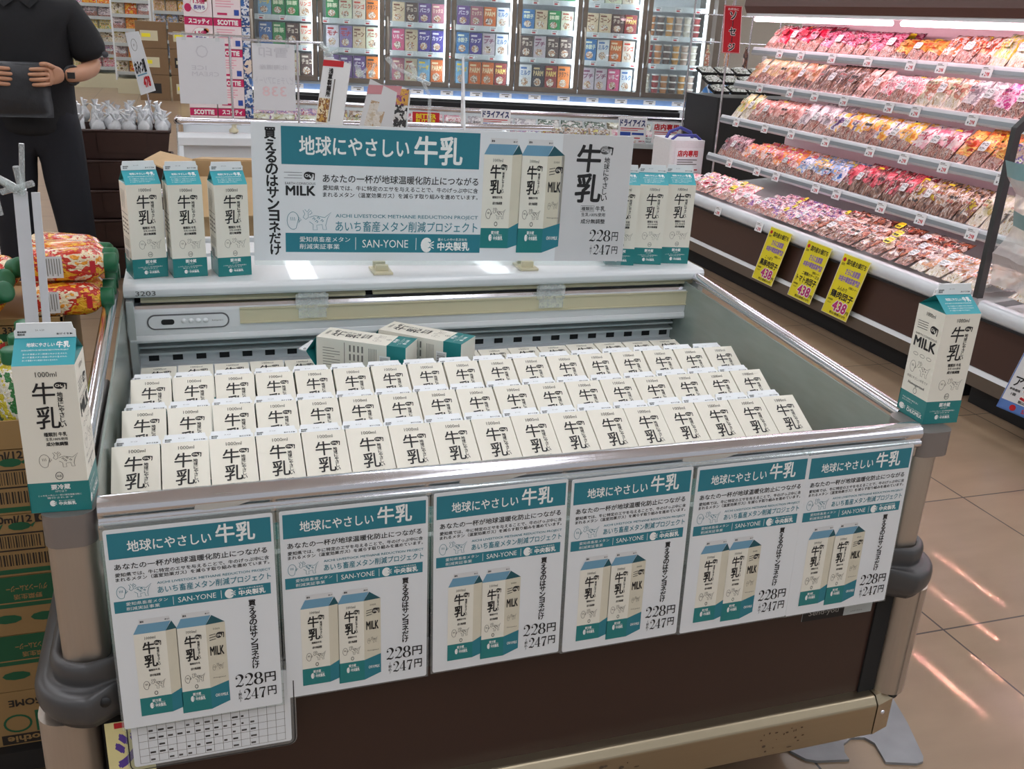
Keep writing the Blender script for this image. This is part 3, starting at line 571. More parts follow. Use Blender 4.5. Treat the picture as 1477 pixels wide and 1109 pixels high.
# ---------------------------------------------------------------- posters, banner
tops = [(-.1335, .7560, 1.157), (.0835, .7565, 1.159), (.2945, .7605, 1.159), (.5015, .7602, 1.159), (.7075, .7605, 1.159), (.9070, .7610, 1.159)]
nm = ['leftmost', 'second', 'third', 'fourth', 'fifth', 'rightmost']
pa = poster_art(); pm = None
b = MB(); b.prism(rrect(0, 0, .21, .297, .003), -.0008, 0, PAPER, 'z'); pa.lay(b, Matrix.Identity(4)); pm = b.mesh('price_poster')
pk = MB(); pk.box(-.003, .213, -.003, .305, -.0024, -.0012, CLEAR); pkm = pk.mesh('clear_pocket')
for i, (x, z, yy) in enumerate(tops):
    tilt = math.atan2(.007+.009*(i == 0), .297)
    lean = (0.004, .0, .018, .02, .008, .012)[i]
    uu = Vector((1, 0, .006+.3*lean)); vv = Vector((0, math.sin(tilt), math.cos(tilt))); M_ = oframe((0, 0, 0), uu, vv)
    o = Vector((x, yy, z-.002))-M_.to_3x3() @ Vector((0, .297, 0))
    root = thing('price_poster', '%s white and teal milk price poster on the cooler front' % (nm[i] if i in (0, 5) else nm[i]+' from the left'), 'poster', (0, 0, 0), 0, 'milk posters on the cooler front')
    root.matrix_world = oframe(o, uu, vv) @ Matrix.Diagonal(((.2085, .2030, .2010, .1985, .1995, .2010)[i]/.21, 1, 1, 1))
    for n_, d in (('printed_sheet', pm), ('clear_pocket', pkm)):
        ob = bpy.data.objects.new(n_, d); C.objects.link(ob); ob.parent = root
ban = thing('milk_banner', 'wide white banner with a teal headline standing on the cooler back shelf', 'banner')
ban.matrix_world = oframe((.122, 2.122, .8600), (1, -.05, -.014), (0, .02, 1)) @ Matrix.Diagonal((.973, .99, 1, 1))
b = MB(); b.box(0, .885, 0, .297, -.003, 0, PAPER); banner_art().lay(b, Matrix.Identity(4)); b.build('printed_sheet', ban)
b = MB(); b.box(.0, .885, -.012, .004, -.0045, -.0032, CLEAR); b.box(0, .885, 0, .297, -.0045, -.0032, CLEAR); b.build('acrylic_backing', ban)
for k, x in enumerate((.396, .742)):
    b = MB(); b.box(x-.022, x+.022, 2.065, 2.13, .8335, .839, CREAMP); b.box(x-.014, x+.014, 2.08, 2.092, .839, .852, CREAMP); b.box(x-.014, x+.014, 2.115, 2.126, .839, .852, CREAMP)
    tag(b.build('sign_clip', None, .001), 'cream plastic clip holding up the %s of the banner' % ('middle', 'right part')[k], 'clip', 'banner clips')
b = MB(); A = Art(); A.rect(0, 0, .086, .026, BLK, 1); A.text('Send-you', .012, .007, .074, .021, mat('plate_letter', '#a9a7a2', .5), 2, -.01); A.rect(.087, 0, .145, .026, ENAM2, 1); A.text('JAPAN', .1, .005, .125, .008, GREY, 2, 0, 0, 1)
M = frame((.975, 1.1885, .4155), (1, 0, 0), (0, 0, 1)); b.box(0, .146, 0, .0265, -.002, .0, ENAM2, M); A.lay(b, M); tag(b.build('maker_plate'), 'small black and silver plate on the brown front, under the right posters', 'name plate')
root = thing('log_sheet', 'gridded temperature log in a clear frame below the leftmost poster', 'record sheet'); M = frame((-.133, 1.150, .375), (1, 0, -.0), (0, .03, 1))
b = MB(); b.prism(rrect(.008, .008, .222, .13, .004), -.001, 0, PAPER, 'z', False, M); A = Art()
for i in range(9): A.rect(.016, .012+i*.012, .214, .0125+i*.012, GREY, 1)
for i in range(17): A.rect(.016+i*.0123, .012, .0165+i*.0123, .108, GREY, 1)
rnd = random.Random(8)
for i in range(110): A.rect(*(lambda x, z: (x, z, x+rnd.uniform(.003, .008), z+.003))(.03+rnd.randint(0, 11)*.0123, .015+rnd.randint(0, 7)*.012), mat('pencil', '#5b5856', .7), 2)
A.lay(b, M); b.build('paper_sheet', root)
b = MB(); b.prism(rrect(0, 0, .23, .15, .012), -.003, -.0012, CLEAR, 'z', False, M); b.build('clear_frame', root)
b = MB(); A = Art(); A.line(rrect(.003, .003, .227, .147, .01), .0016, BTM, 3, True); A.lay(b, M); b.build('frame_border', root)
M = frame((-.158, 1.155, .26), (1, 0, 0), (0, 0, 1)); b = MB(); b.box(0, .06, 0, .2, -.001, 0, mat('notice_yellow', '#e8dca0', .5), M); A = Art(); A.text('ジ', .012, .125, .042, .18, PURP, 2, .05); A.text('※', .018, .085, .036, .105, BLUE, 2, .03); A.rect(.012, .19, .04, .199, RED, 2); A.lay(b, M)
tag(b.build('yellow_notice'), 'pale yellow notice with purple lettering behind the log sheet', 'notice')
# ---------------------------------------------------------------- packs: pillow bags, trays, bricks
def pillow(w, h, t, seed, crimp=.1, nx=9, ny=11, slump=0.):
    """sealed film bag standing in x-z, printed face towards -y, with crimped ends and wrinkles"""
    rn = random.Random(seed); vs = []; fs = []
    ph = [rn.uniform(0, 6.28) for _ in range(6)]
    for sgn in (-1, 1):
        for j in range(ny):
            for i in range(nx):
                a, c = 2*i/(nx-1)-1, 2*j/(ny-1)-1
                k = max(0, (1-abs(a)**2.6))**.55*max(0, 1-(abs(c)/(1-crimp))**3)**.6 if abs(c) < 1-crimp else 0
                wr = .10*math.sin(5*a+3*c+ph[0])*math.sin(4*c+ph[1])+.07*math.sin(9*c+7*a+ph[2])
                x = a*w/2*(1-.06*k*abs(c)+.015*math.sin(6*c+ph[3])); z = (c+1)*h/2
                y_ = sgn*t/2*k*(1+wr*1.8)+.05*t*math.sin(7*a+ph[4])*(1-k)-slump*k*t*(1-c)*.3
                vs.append((x, y_, z))
    n = nx*ny
    for j in range(ny-1):
        for i in range(nx-1):
            a = j*nx+i; fs.append((a, a+1, a+nx+1, a+nx)); fs.append((n+a+1, n+a, n+a+nx, n+a+nx+1))
    for i in range(nx-1): fs += [(i+1, i, n+i, n+i+1), ((ny-1)*nx+i, (ny-1)*nx+i+1, n+(ny-1)*nx+i+1, n+(ny-1)*nx+i)]
    for j in range(ny-1): fs += [(j*nx, (j+1)*nx, n+(j+1)*nx, n+j*nx), ((j+1)*nx-1+nx-nx, 0, 0)] if False else [(j*nx, (j+1)*nx, n+(j+1)*nx, n+j*nx), ((j+2)*nx-1, (j+1)*nx-1, n+(j+1)*nx-1, n+(j+2)*nx-1)]
    return vs, fs
BAG = {}
def bag_mesh(kind, seed, m, food=None):
    """mesh for one kind of pack; coloured head, food showing below, a printed label"""
    k = (kind, seed, m.name)
    if k in BAG: return BAG[k]
    w, h, t = {'tall': (.135, .185, .05), 'wide': (.175, .14, .045), 'flat': (.15, .16, .03), 'small': (.085, .115, .035), 'log': (.2, .075, .06), 'brick': (.15, .11, .05), 'frozen': (.19, .24, .06)}[kind]
    b = MB(); vs, fs = pillow(w, h, t, seed, .16 if kind == 'tall' else .09)
    top = [q for q in fs if min(vs[i][2] for i in q) > h*(.16, .36, .26, .42)[seed % 4]]; low = [q for q in fs if q not in top]
    b.add(vs, low, food or m, True); b.add(vs, top, m, True); rn = random.Random(seed*7+1)
    lw = w*rn.uniform(.22, .36); cx = rn.uniform(-.1, .1)*w; lz = h*rn.uniform(.34, .5); lh = h*rn.uniform(.18, .3)
    lm = (TAGM, m, YEL, m, m)[rn.randint(0, 4)]; A = Art(); A.poly(rrect(cx-lw, lz, cx+lw, lz+lh, lh*.3), lm, 1)
    for i in range(2): A.text(('あらびき', 'ウインナー', 'ポーク', 'ベーコン', 'ロースハム', '徳用')[(seed+i*2) % 6], cx-lw*.8, lz+lh*(.12+.45*i), cx+lw*(.8 if i else .5), lz+lh*(.42+.45*i), (RED, BLK, BLK)[(seed+i) % 3], 2, .04, 0, 1)
    A.lay(b, frame((0, -t*.53, 0), (1, 0, 0), (0, -.12, 1)), .0006)
    BAG[k] = b.mesh('pack_film'); return BAG[k]
def pack(name, mesh, label, cat, loc, rot, group, parent_art=None):
    o = bpy.data.objects.new(name, mesh); C.objects.link(o); o.location = loc; o.rotation_euler = rot
    return tag(o, label, cat, group)
FILM = lambda n, *c, **k: film('film_'+n, c, **k)
FOOD = film('film_food', ('#8f4a42', '#b8786a', '#d6b0a2', '#6e332c', '#e6d6d0'), scale=34, stretch=(1.6, 1, 1)); FOODD = film('film_food_dark', ('#4a2c24', '#74483a', '#a87a66', '#d8c8c0'), scale=34, stretch=(1.6, 1, 1))
FOODY = film('film_food_pale', ('#c8b48a', '#e2d6bc', '#efe8de', '#b58a5a'), scale=34, stretch=(1.6, 1, 1))
food_of = lambda m: FOODD if any(t in m.name for t in ('dark', 'brown', 'mixed')) else FOODY if any(t in m.name for t in ('yellow', 'olive', 'green', 'clear')) else FOOD
F_PINKW = FILM('pink_white', '#d96a86', '#e9b9c2', '#f0dfe0', '#b83b58'); F_RED = FILM('red', '#d0203f', '#e23a5e', '#f0a8b8', '#a01430'); F_PINKR = FILM('pink_rows', '#d8457a', '#f0a9c2', '#c02a5a', '#f3d2dc', stretch=(1, 1, 5))
F_ORG = FILM('orange_red', '#d9512b', '#ee8a3e', '#f2c060', '#a83218', stretch=(1, 1, 3)); F_ORGW = FILM('orange_white', '#e2703c', '#f3e3da', '#c4573a', '#f7b48a'); F_GRNY = FILM('green_yellow', '#58a53a', '#f0e9d6', '#e8d24a', '#e9d2d0', stretch=(5, 1, 1))
F_REDY = FILM('red_yellow', '#cf2a24', '#efb73a', '#e2582c', '#f0dba0'); F_BAC = FILM('bacon', '#d98c8c', '#ead1b0', '#c99a3a', '#f0dcd6', stretch=(6, 1, 1)); F_DKBR = FILM('dark_sausage', '#5e3226', '#7d4a36', '#3b221d', '#d5b9ac', stretch=(5, 1, 1))
F_BRN = FILM('brown_sausage', '#a4583a', '#c78a62', '#dfc4b0', '#5f6a3a'); F_HAM = FILM('pink_ham', '#d99a92', '#e9bdb4', '#c47a70', '#f1ddd6'); F_CHECK = FILM('red_check', '#d8405c', '#f5e6e6', '#e58a9a', '#f3ecec', scale=30)
F_OLV = FILM('clear_olive', '#8f8a52', '#cfc6a6', '#b77a66', '#e8dcd6'); F_MAG = FILM('magenta', '#d84a98', '#f0c2dc', '#b42a78', '#f4e4ec'); F_WDG = FILM('white_darkgreen', '#e9e4e2', '#d2c2c0', '#3f5a44', '#f4f0ee'); F_GRY = FILM('grey_white', '#c9bcc0', '#e6dadc', '#a89aa2', '#f2eaea')
F_OPUR = FILM('orange_purple', '#e0862e', '#f3c054', '#e9dfe2', '#5a3f7e'); F_CLP = FILM('clear_purple', '#e6d3cc', '#cfae9c', '#6a4aa8', '#f0e4de', '#8fae48'); F_DKT = FILM('grey_pink_tray', '#8d6a72', '#b9929a', '#6a4c54', '#d6bcc0'); F_POW = FILM('pink_orange', '#e9a0a0', '#f3d9d2', '#e58a3c', '#d8667a', '#f6efe9')
F_BLW = FILM('blue_white', '#4a78c8', '#e8e6ee', '#8fb0dc', '#d8b26a', '#f2eef0'); F_REDD = FILM('red_dark', '#cf2f48', '#e86a78', '#7a3a3a', '#e9d8d4'); F_MIX = FILM('mixed_dark', '#3c3434', '#b58a6a', '#e0d4cc', '#8a5a4a', '#d8c23a'); F_YOL = FILM('yellow_olive', '#a89a52', '#d9cfae', '#e8e0d2', '#6e5a3a')
F_RW = FILM('red_white_small', '#c9304e', '#f0dcdc', '#e07a8c', '#f2ece8', '#e2c24a'); F_WP = FILM('white_purple', '#efe4e8', '#7a5aa4', '#d89aa8', '#f6f0f2', '#c8566a', scale=24); F_BRR = FILM('brown_red', '#9a4a36', '#c27a5a', '#6a2f28', '#e6d2c8', '#d8b09a'); F_CLO = FILM('clear_orange', '#e6d8d2', '#d89a6a', '#c8b4a8', '#f4ece8', '#b56a4a')
# ---------------------------------------------------------------- refrigerated meat case along the right-hand aisle
FPANE = glass('freezer_door_glass', '#e0e6e8', .05, .03); PINKB = mat('case_lining', '#ecd2d8', .35, var=.03); PLAMP = emit('case_lamp_tube', '#ffd2dc', 15.0)
SLAMP = emit('shelf_lamp_tube', '#ffdbe2', 11.0); YN, YF = 2.94, 5.75
SHELF = [(3.50, 1.255), (3.40, 1.048), (3.33, .83), (3.265, .588)]
def meat_case(label, ya, yb, name='meat_case'):
    root = thing(name, label, 'meat case', (0, 0, 0))
    b = MB(); b.box(3.01, 4.0, ya, yb, 0, .095, DARK); b.build('toe_kick', root)
    b = MB(); b.prism([(2.95, .095), (2.95, .15), (2.96, .165), (3.0, .165), (3.0, .095)], ya, yb, mat('case_kick_strip', '#6f665c', .35, .5), 'y'); b.prism([(2.948, .15), (2.958, .167), (2.966, .167), (2.952, .15)], ya, yb, ENAM, 'y'); b.build('kick_strip', root)
    b = MB(); b.box(2.965, 3.0, ya, yb, .165, .39, BROWN2); b.build('front_panel', root, .004)
    b = MB(); b.prism([(2.945, .372), (2.938, .39), (2.95, .432), (2.975, .44), (3.0, .43), (3.0, .372)], ya, yb, RAILM, 'y', True); b.prism([(2.94, .366), (2.94, .376), (2.96, .376), (2.96, .366)], ya, yb, DARK, 'y'); b.build('front_lip', root)
    b = MB(); b.prism([(2.98, .36), (2.98, .395), (3.8, .47), (3.8, .36)], ya, yb, ENAM2, 'y'); b.build('deck', root)
    b = MB(); b.box(3.84, 3.9, ya, yb, .1, 1.75, PINKB); A = Art(); rn = random.Random(4)
    for z in (.56, .60, .77, .79, 1.0, 1.02):
        yy = ya+.1
        while yy < yb-.2:
            for k in range(12): A.rect(-(yy+.024*k+.017), z, -(yy+.024*k), z+.006, DARK, 1)
            yy += .46
    A.lay(b, frame((3.84, 0, 0), (0, -1, 0), (0, 0, 1)), .001); b.build('back_wall', root)
    for k, (x, z) in enumerate(SHELF):
        b = MB(); b.box(x+.012, 3.84, ya, yb, z+.018, z+.024, ENAM2); s_ = b.build('shelf', root)
        b = MB(); b.prism([(x, z-.004), (x-.006, z+.004), (x+.004, z+.042), (x+.010, z+.046), (x+.016, z+.04), (x+.012, z-.004)], ya, yb, RAILM, 'y', True); b.prism([(x-.008, z+.010), (x-.0045, z+.028), (x-.002, z+.028), (x-.005, z+.010)], ya, yb, mat('rail_groove', '#8f979c', .3, .4), 'y'); b.build('price_rail', s_)
    n = 2
    for k, (x, z) in enumerate(SHELF):
        b = MB(); b.tube([(x+.03, ya+.03, z+.006), (x+.03, yb-.03, z+.006)], .007, SLAMP, 6); b.build('shelf_lamp', root)
    b = MB(); b.prism([(3.42, 1.50), (3.40, 1.54), (3.42, 1.72), (4.0, 1.78), (4.0, 1.62), (3.52, 1.50)], ya, yb, mat('canopy_brown', '#5a3b34', .4), 'y'); cn = b.build('canopy', root)
    b = MB(); b.prism([(3.425, 1.482), (3.425, 1.50), (3.52, 1.50), (3.52, 1.482)], ya, yb, ENAM, 'y'); b.build('canopy_trim', cn)
    n = 2
    for i in range(n):
        y0, y1 = ya+(yb-ya)*i/n+.04, ya+(yb-ya)*(i+1)/n-.04
        b = MB(); b.tube([(3.47, y0, 1.466), (3.47, y1, 1.466)], .013, PLAMP, 8); b.build('lamp_tube', cn)
    return root
meat_case('dark brown open meat case with four stepped shelves beyond the glass end post', YN+.03, YF)
meat_case('near meat case at the right edge, beyond it the glass end post', .9, YN-.03)
root = thing('end_divider', 'dark framed glass divider standing between the two meat cases', 'divider', (0, YN, 0))
FR = mat('dark_frame', '#4d4f50', .35, .5); b = MB(); b.prism([(2.95, .44), (2.95, 1.10), (2.98, 1.08), (2.98, .44)], -.012, .012, FR, 'y'); b.prism([(2.95, 1.10), (3.05, 1.2), (3.06, 1.16), (2.98, 1.08)], -.012, .012, FR, 'y'); b.prism([(3.05, 1.2), (3.84, 1.46), (3.84, 1.43), (3.06, 1.16)], -.012, .012, FR, 'y'); b.build('frame', root, .004)
b = MB(); b.prism([(2.982, .46), (2.982, 1.075), (3.06, 1.155), (3.84, 1.42), (3.84, .48)], -.003, .003, FPANE, 'y'); b.build('pane', root)
# price cards on the rails
PC = MB(); A = Art(); PC.box(0, .068, 0, .052, -.0012, 0, TAGM)
A.rect(.006, .042, .036, .045, BLK, 1); A.rect(.006, .036, .05, .0385, GREY, 1); A.text('¥', .01, .008, .02, .018, BLK, 1, .02, 0, 1); A.text('298', .026, .007, .054, .025, RED, 1, .03, 0, 1); A.lay(PC, Matrix.Identity(4), .0004); pcm = PC.mesh('price_card')
SN = ['top', 'second', 'third', 'lowest']
rn = random.Random(21)
RAILS = [('%s shelf' % SN[k], x-.009, z) for k, (x, z) in enumerate(SHELF)]+[('front lip', 2.936, .378)]
for ri, (nm_, x, z) in enumerate(RAILS):
    ys = [YF-.25-i*.30+rn.uniform(-.07, .07) for i in range(9)] if ri < 4 else [5.0, 4.55, 3.15]
    for i, yy in enumerate(ys):
        o = bpy.data.objects.new('price_card', pcm); C.objects.link(o); o.matrix_world = frame((x-.006, yy, z-.008), (0, -1, 0), (.22, 0, 1))
        tag(o, 'white price card, %s from the far end on the %s rail' % (ORD[i+1], nm_) if ri < 4 else 'white price card, %s from the far end on the front lip' % ORD[i+1], 'price card', 'price cards on the meat case')
# packs on the shelves, from the far end (left in the photo) to the near end
PLAN = [
 [(1, 'flat', F_HAM, 'pale ham', 1), (4, 'tall', F_RED, 'bright red sausage', 2), (6, 'wide', F_PINKR, 'pink striped sausage', 2), (3, 'brick', F_ORG, 'orange red sausage', 2), (3, 'wide', F_ORGW, 'orange and white sausage', 2), (3, 'tall', F_GRNY, 'green and yellow striped', 1), (3, 'tall', F_REDY, 'red and yellow sausage', 2)],
 [(4, 'flat', F_BAC, 'pink and yellow striped bacon', 1), (3, 'flat', F_BRN, 'brown sausage', 1), (4, 'flat', F_DKBR, 'dark brown sausage', 2), (2, 'flat', F_HAM, 'pale pink ham', 1), (3, 'wide', F_CHECK, 'red checked', 2), (3, 'tall', F_OLV, 'clear olive', 1), (2, 'tall', F_GRY, 'white and brown labelled', 1), (3, 'tall', F_MAG, 'magenta', 2), (2, 'wide', F_WDG, 'white and dark green', 1)],
 [(2, 'flat', F_GRNY, 'green and pink', 1), (5, 'wide', F_HAM, 'sliced pink ham', 2), (3, 'flat', F_GRY, 'silvery grey', 2), (4, 'wide', F_OPUR, 'orange and purple', 2), (3, 'wide', F_OPUR, 'large orange and purple', 2), (3, 'wide', F_PINKW, 'pink and white', 2), (3, 'flat', F_ORG, 'orange', 2), (3, 'tall', F_CLP, 'clear and purple', 1)],
 [(3, 'wide', F_DKT, 'grey pink meat', 1), (7, 'small', F_POW, 'pink and orange', 3), (5, 'small', F_BLW, 'blue and white', 3), (6, 'wide', F_REDD, 'red topped', 2), (5, 'wide', F_MIX, 'dark mixed', 2), (4, 'flat', F_YOL, 'yellow olive', 1)],
]
rn = random.Random(77)
for k, ((x, z), plan) in enumerate(zip(SHELF, PLAN)):
    tot = sum(p[0] for p in plan); span = YF-.06-(YN+.16); yy = YF-.06
    for n, kind, m, col, rows in plan:
        cnt = 0
        for r_ in range(rows):
            for i in range(n):
                cnt += 1; st = span/tot; w = {'tall': .135, 'wide': .175, 'flat': .15, 'small': .085, 'log': .2, 'brick': .15}[kind]
                tl = math.radians(42 if kind != 'tall' else 40); dx = .035+r_*(.105 if kind != 'small' else .078)
                o = pack('meat_pack', bag_mesh(kind, i % 4+4*r_, m, food_of(m)), '%s pack, %s%s from left, %s shelf of the meat case' % (col, ('front row, ', 'second row, ', 'third row, ')[r_] if rows > 1 else '', ORD[i+1], SN[k]), 'meat pack',
                     (x+dx, yy-st*(i+.5), z+.042+.004*r_), Euler((-tl, rn.uniform(-.04, .04), -PI/2+rn.uniform(-.04, .04)), 'XYZ'), '%s packs on the %s shelf' % (col, SN[k]))
                o.scale = (min(1.25, st*.94/w), 1, 1.0 if kind == 'tall' else 1.22)
        yy -= st*n
# bottom deck: packs lying in loose heaps
DECK = [(6, 'flat', F_RW, 'red and white', 2), (2, 'wide', F_PINKW, 'pale pink', 1), (9, 'small', F_WP, 'white and purple', 4), (8, 'flat', F_BRR, 'brown and red meat', 3), (4, 'wide', F_CLO, 'clear and orange meat', 2)]
tot = sum(p[0]*(.62 if p[1] == 'small' else 1) for p in DECK); yy = YF-.05; span = YF-.05-(YN+.08)
for n, kind, m, col, rows in DECK:
    st = span/tot*(.62 if kind == 'small' else 1); w = {'wide': .175, 'flat': .15, 'small': .085}[kind]
    for r_ in range(rows):
        for i in range(n):
            dx = (.115, .078)[kind == 'small']*r_
            o = pack('meat_pack', bag_mesh(kind, (i+r_) % 6, m, food_of(m)), '%s pack, row %s, %s from left, meat case bottom' % (col, ('one', 'two', 'three', 'four')[r_], ORD[i+1]), 'meat pack',
                 (3.03+dx, yy-st*(i+.5+.25*(r_ % 2)), .44+.1*dx), Euler((-math.radians(67), rn.uniform(-.05, .05), -PI/2+rn.uniform(-.12, .12)), 'XYZ'), '%s packs in the bottom of the meat case' % col)
            o.scale = (min(1.2, st*.88/w), 1, 1)
    yy -= st*n
# near case: packs seen beside the end post
for k, (x, z) in enumerate(SHELF+[(3.0, .41)]):
    for i in range(5):
        m = (F_ORGW, F_WDG, F_CLO, F_GRY, F_CLO)[k]
        pack('meat_pack', bag_mesh('wide', i, m, food_of(m)), '%s pack, %s from the end post, %s of the near meat case' % (('orange and white', 'white and green', 'clear orange', 'silvery grey', 'clear orange')[k], ORD[i+1], ('top shelf', 'second shelf', 'third shelf', 'lowest shelf', 'bottom deck')[k]), 'meat pack',
             (x+.05, YN-.15-i*.19, z+.045), Euler((-math.radians(58), 0, -PI/2+rn.uniform(-.03, .03)), 'XYZ'), 'packs on the near meat case')
# yellow price signs hung from the lip
SG = [('こっぽり', '黒豚肉団子'), ('二種類のチーズの', 'トマト肉団子'), ('ふんわり', '鶏肉団子')]
FL = mat('sign_purple_fill', '#8f76b8', .5)
for i, (yt, yb_, (s1, s2)) in enumerate(zip((4.31, 3.978, 3.69), (4.50, 4.149, 3.851), SG)):
    b = MB(); M = frame((2.925, yb_, .118), (0, -1, .0), (.0, (yt-yb_)*.62, .315)); w, h = .2, .33
    b.box(0, w, 0, h, -.0012, 0, YEL, M); A = Art(); A.line([(.002, .002), (w-.002, .002), (w-.002, h-.002), (.002, h-.002)], .003, WHT, 1, True)
    A.ell(.022, h-.03, .011, .011, RED, 1, 14); A.text('店内', .012, h-.06, .034, h-.047, BLK, 1, .02, 0, 1); A.text('国内産お値打ち', .045, h-.05, .185, h-.022, BLK, 1, .03)
    A.text('さらに自家製', .06, h-.1, .165, h-.068, FL, 1, .05); A.text('本格中華惣菜専門店', .03, h-.14, .185, h-.11, FL, 1, .05); A.text('お惣菜コーナー', .125, h-.165, .185, h-.152, BLK, 1, .02, 0, 1)
    A.text(s1, .05, .142, .05+.022*len(s1)*.8, .162, BLK, 1, .02); A.text(s2, .02, .098, .185, .135, BLK, 1, .035)
    A.text('本体価格', .014, .075, .05, .086, BLK, 1, .02, 0, 1); A.text('1パック', .02, .058, .045, .068, BLK, 1, .02, 0, 1); A.text('438', .066, .032, .165, .085, WHT, 1, .09); A.text('438', .066, .032, .165, .085, mat('sign_magenta', '#c22a7a', .5), 2, .03); A.text('円', .17, .032, .19, .05, BLK, 1, .03)
    A.text('税込価格473円', .06, .01, .18, .024, BLK, 1, .02, 0, 1); A.lay(b, M, .0005)
    tag(b.build('price_sign'), 'yellow sign priced 438 hanging from the meat case lip, %s' % ('farthest of three', 'middle of three', 'nearest of three')[i], 'price sign', 'yellow signs on the meat case')
b = MB(); M = frame((2.83, 2.60, .118), (.12, -1, 0), (.04, -.23, 1)); w, h = .42, .36; b.box(0, w, 0, h, -.0015, 0, PAPER, M); A = Art()
SB = mat('sign_blue', '#5c83c8', .45); SO = mat('sign_gold', '#c9a23a', .5); A.rect(0, 0, w, .04, SB, 1); A.line([(.003, .003), (w-.003, .003), (w-.003, h-.003), (.003, h-.003)], .006, SB, 1, True)
A.poly([(.0, h), (.03, h-.1), (.045, h-.03), (.12, h-.012), (.12, h)], NAVY, 2); A.text('感', .03, h-.11, .105, h-.03, NAVY, 3, .05); A.text('謝', .115, h-.11, .19, h-.03, INKT, 3, .05); A.text('サマ3社合計', .018, .2, .15, .232, BLK, 2, .07); A.text('サマ3社合計', .018, .2, .15, .232, SO, 3, .03); A.text('厳選', .165, .2, .23, .235, BLK, 2, .06)
A.text('6/13(土)〜15(月)', .05, .175, .19, .19, BLK, 2, .01); A.text('伊藤ハム', .12, .152, .22, .168, BLK, 2, .03); A.text('アルトバイエルン', .02, .105, .36, .148, BLK, 2, .02); A.text('本体価格', .015, .085, .06, .096, BLK, 2, .02); A.text('1袋', .03, .066, .05, .078, BLK, 2, .02)
A.text('358', .075, .062, .2, .102, WHT, 2, .12); A.text('358', .075, .062, .2, .102, RED, 3, .05); A.text('税込価格', .07, .045, .13, .056, BLK, 2, .03); A.text('386円', .135, .044, .2, .058, RED, 2, .03)
A.ell(.062, .02, .013, .013, RED, 2, 16); A.text('SANYONE', .1, .012, .2, .028, RED, 2, .02); A.lay(b, M, .0005)
tag(b.build('price_sign'), 'large white and blue sign priced 358 at the right edge, before the near case', 'price sign')
root = thing('hanging_film', 'crumpled clear plastic sheet with teal stripes hung before the near meat case', 'plastic sheet', (2.89, 2.82, .53)); b = MB(); vs = []; fs = []
for j in range(9):
    for i in range(7): vs.append((.03*math.sin(i*1.9+j*.4)+.012*math.sin(j*2.3)-.012*j*.3, -.09*i+.03*math.sin(j), .058*j))
for j in range(8):
    for i in range(6): a = j*7+i; fs.append((a, a+1, a+8, a+7))
for j in range(8):
    b.add(vs, [f_ for q, f_ in enumerate(fs) if q//6 == j], mat('film_teal', '#7fa3a6', .35) if j in (4, 7) else glass('milky_film', '#efe6e2', .5, .2, 1.2), True)
b.build('sheet', root)

# added collimated lights, not real lamps: they draw the thin pink streaks on the tiles
for i, (fx, fy, ln, e) in enumerate(((1.981, 1.77, .28, 1.0), (1.84, 1.64, .26, 1.0), (1.594, 1.42, .26, 1.2), (1.73, 1.40, .16, .7))):
    l_ = bpy.data.lights.new('added_streak_light', 'AREA'); l_.shape = 'RECTANGLE'; l_.size = ln; l_.size_y = .006; l_.spread = math.radians(.25); l_.energy = .055*e; l_.color = (1, .55, .62)
    o = bpy.data.objects.new('added_streak_light', l_); C.objects.link(o); p = Vector((3.41, fy, 1.478)); d = (Vector((fx, fy, 0))-p).normalized(); z_ = -d; x_ = Vector((0, 1, 0)); y_ = z_.cross(x_)
    o.matrix_world = Matrix(((x_.x, y_.x, z_.x, p.x), (x_.y, y_.y, z_.y, p.y), (x_.z, y_.z, z_.z, p.z), (0, 0, 0, 1)))
# ---------------------------------------------------------------- upright freezer with glass doors over a chest, across the back aisle
FA = math.radians(-13.5); FO = (2.8, 8.52, 0)
FRM = mat('door_frame', '#877d72', .32, .55); FIN = mat('freezer_lining', '#e6eaee', .35); FLAMP = emit('freezer_lamp', '#eaf3ff', 10.0); BAR = emit('chest_lamp_bar', '#fbfdff', 1.5)
DB = [-2.31, -2.3, -1.72, -1.145, -.575, 0, .575, 1.15, 1.74]
frz = thing('glass_door_freezer', 'wide frozen food cabinet with glass doors above an open chest, behind the aisle', 'freezer', FO, FA)
b = MB(); b.box(DB[0], 1.78, .62, .7, .5, 2.1, FIN); b.box(DB[0], 1.78, .02, .62, .74, .80, FIN); b.box(DB[0], 1.78, 0, .7, 2.02, 2.2, ENAM); b.box(DB[0]-.06, DB[0], -.0, .7, 0, 2.2, ENAM); b.box(1.78, 1.84, 0, .7, 0, 2.2, FRM); b.box(DB[0], 1.78, .62, .7, 0, .5, ENAM); b.build('cabinet', frz)
DZ = [.815, 1.075, 1.315, 1.56]
for z in DZ:
    b = MB(); b.box(DB[0], 1.78, .10, .6, z-.012, z-.004, FIN); b.box(DB[0], 1.78, .092, .10, z-.04, z+.004, mat('freezer_rail', '#d3dade', .35)); s_ = b.build('shelf', frz)
    for i in range(22):
        b = MB(); x = DB[1]+.06+i*.183; b.box(x, x+.06, .089, .091, z-.042, z-.002, TAGM); b.box(x+.01, x+.04, .088, .0895, z-.034, z-.022, RED); b.box(x+.008, x+.05, .088, .0895, z-.014, z-.01, BLK)
        if x < 1.7: b.build('price_card', s_)
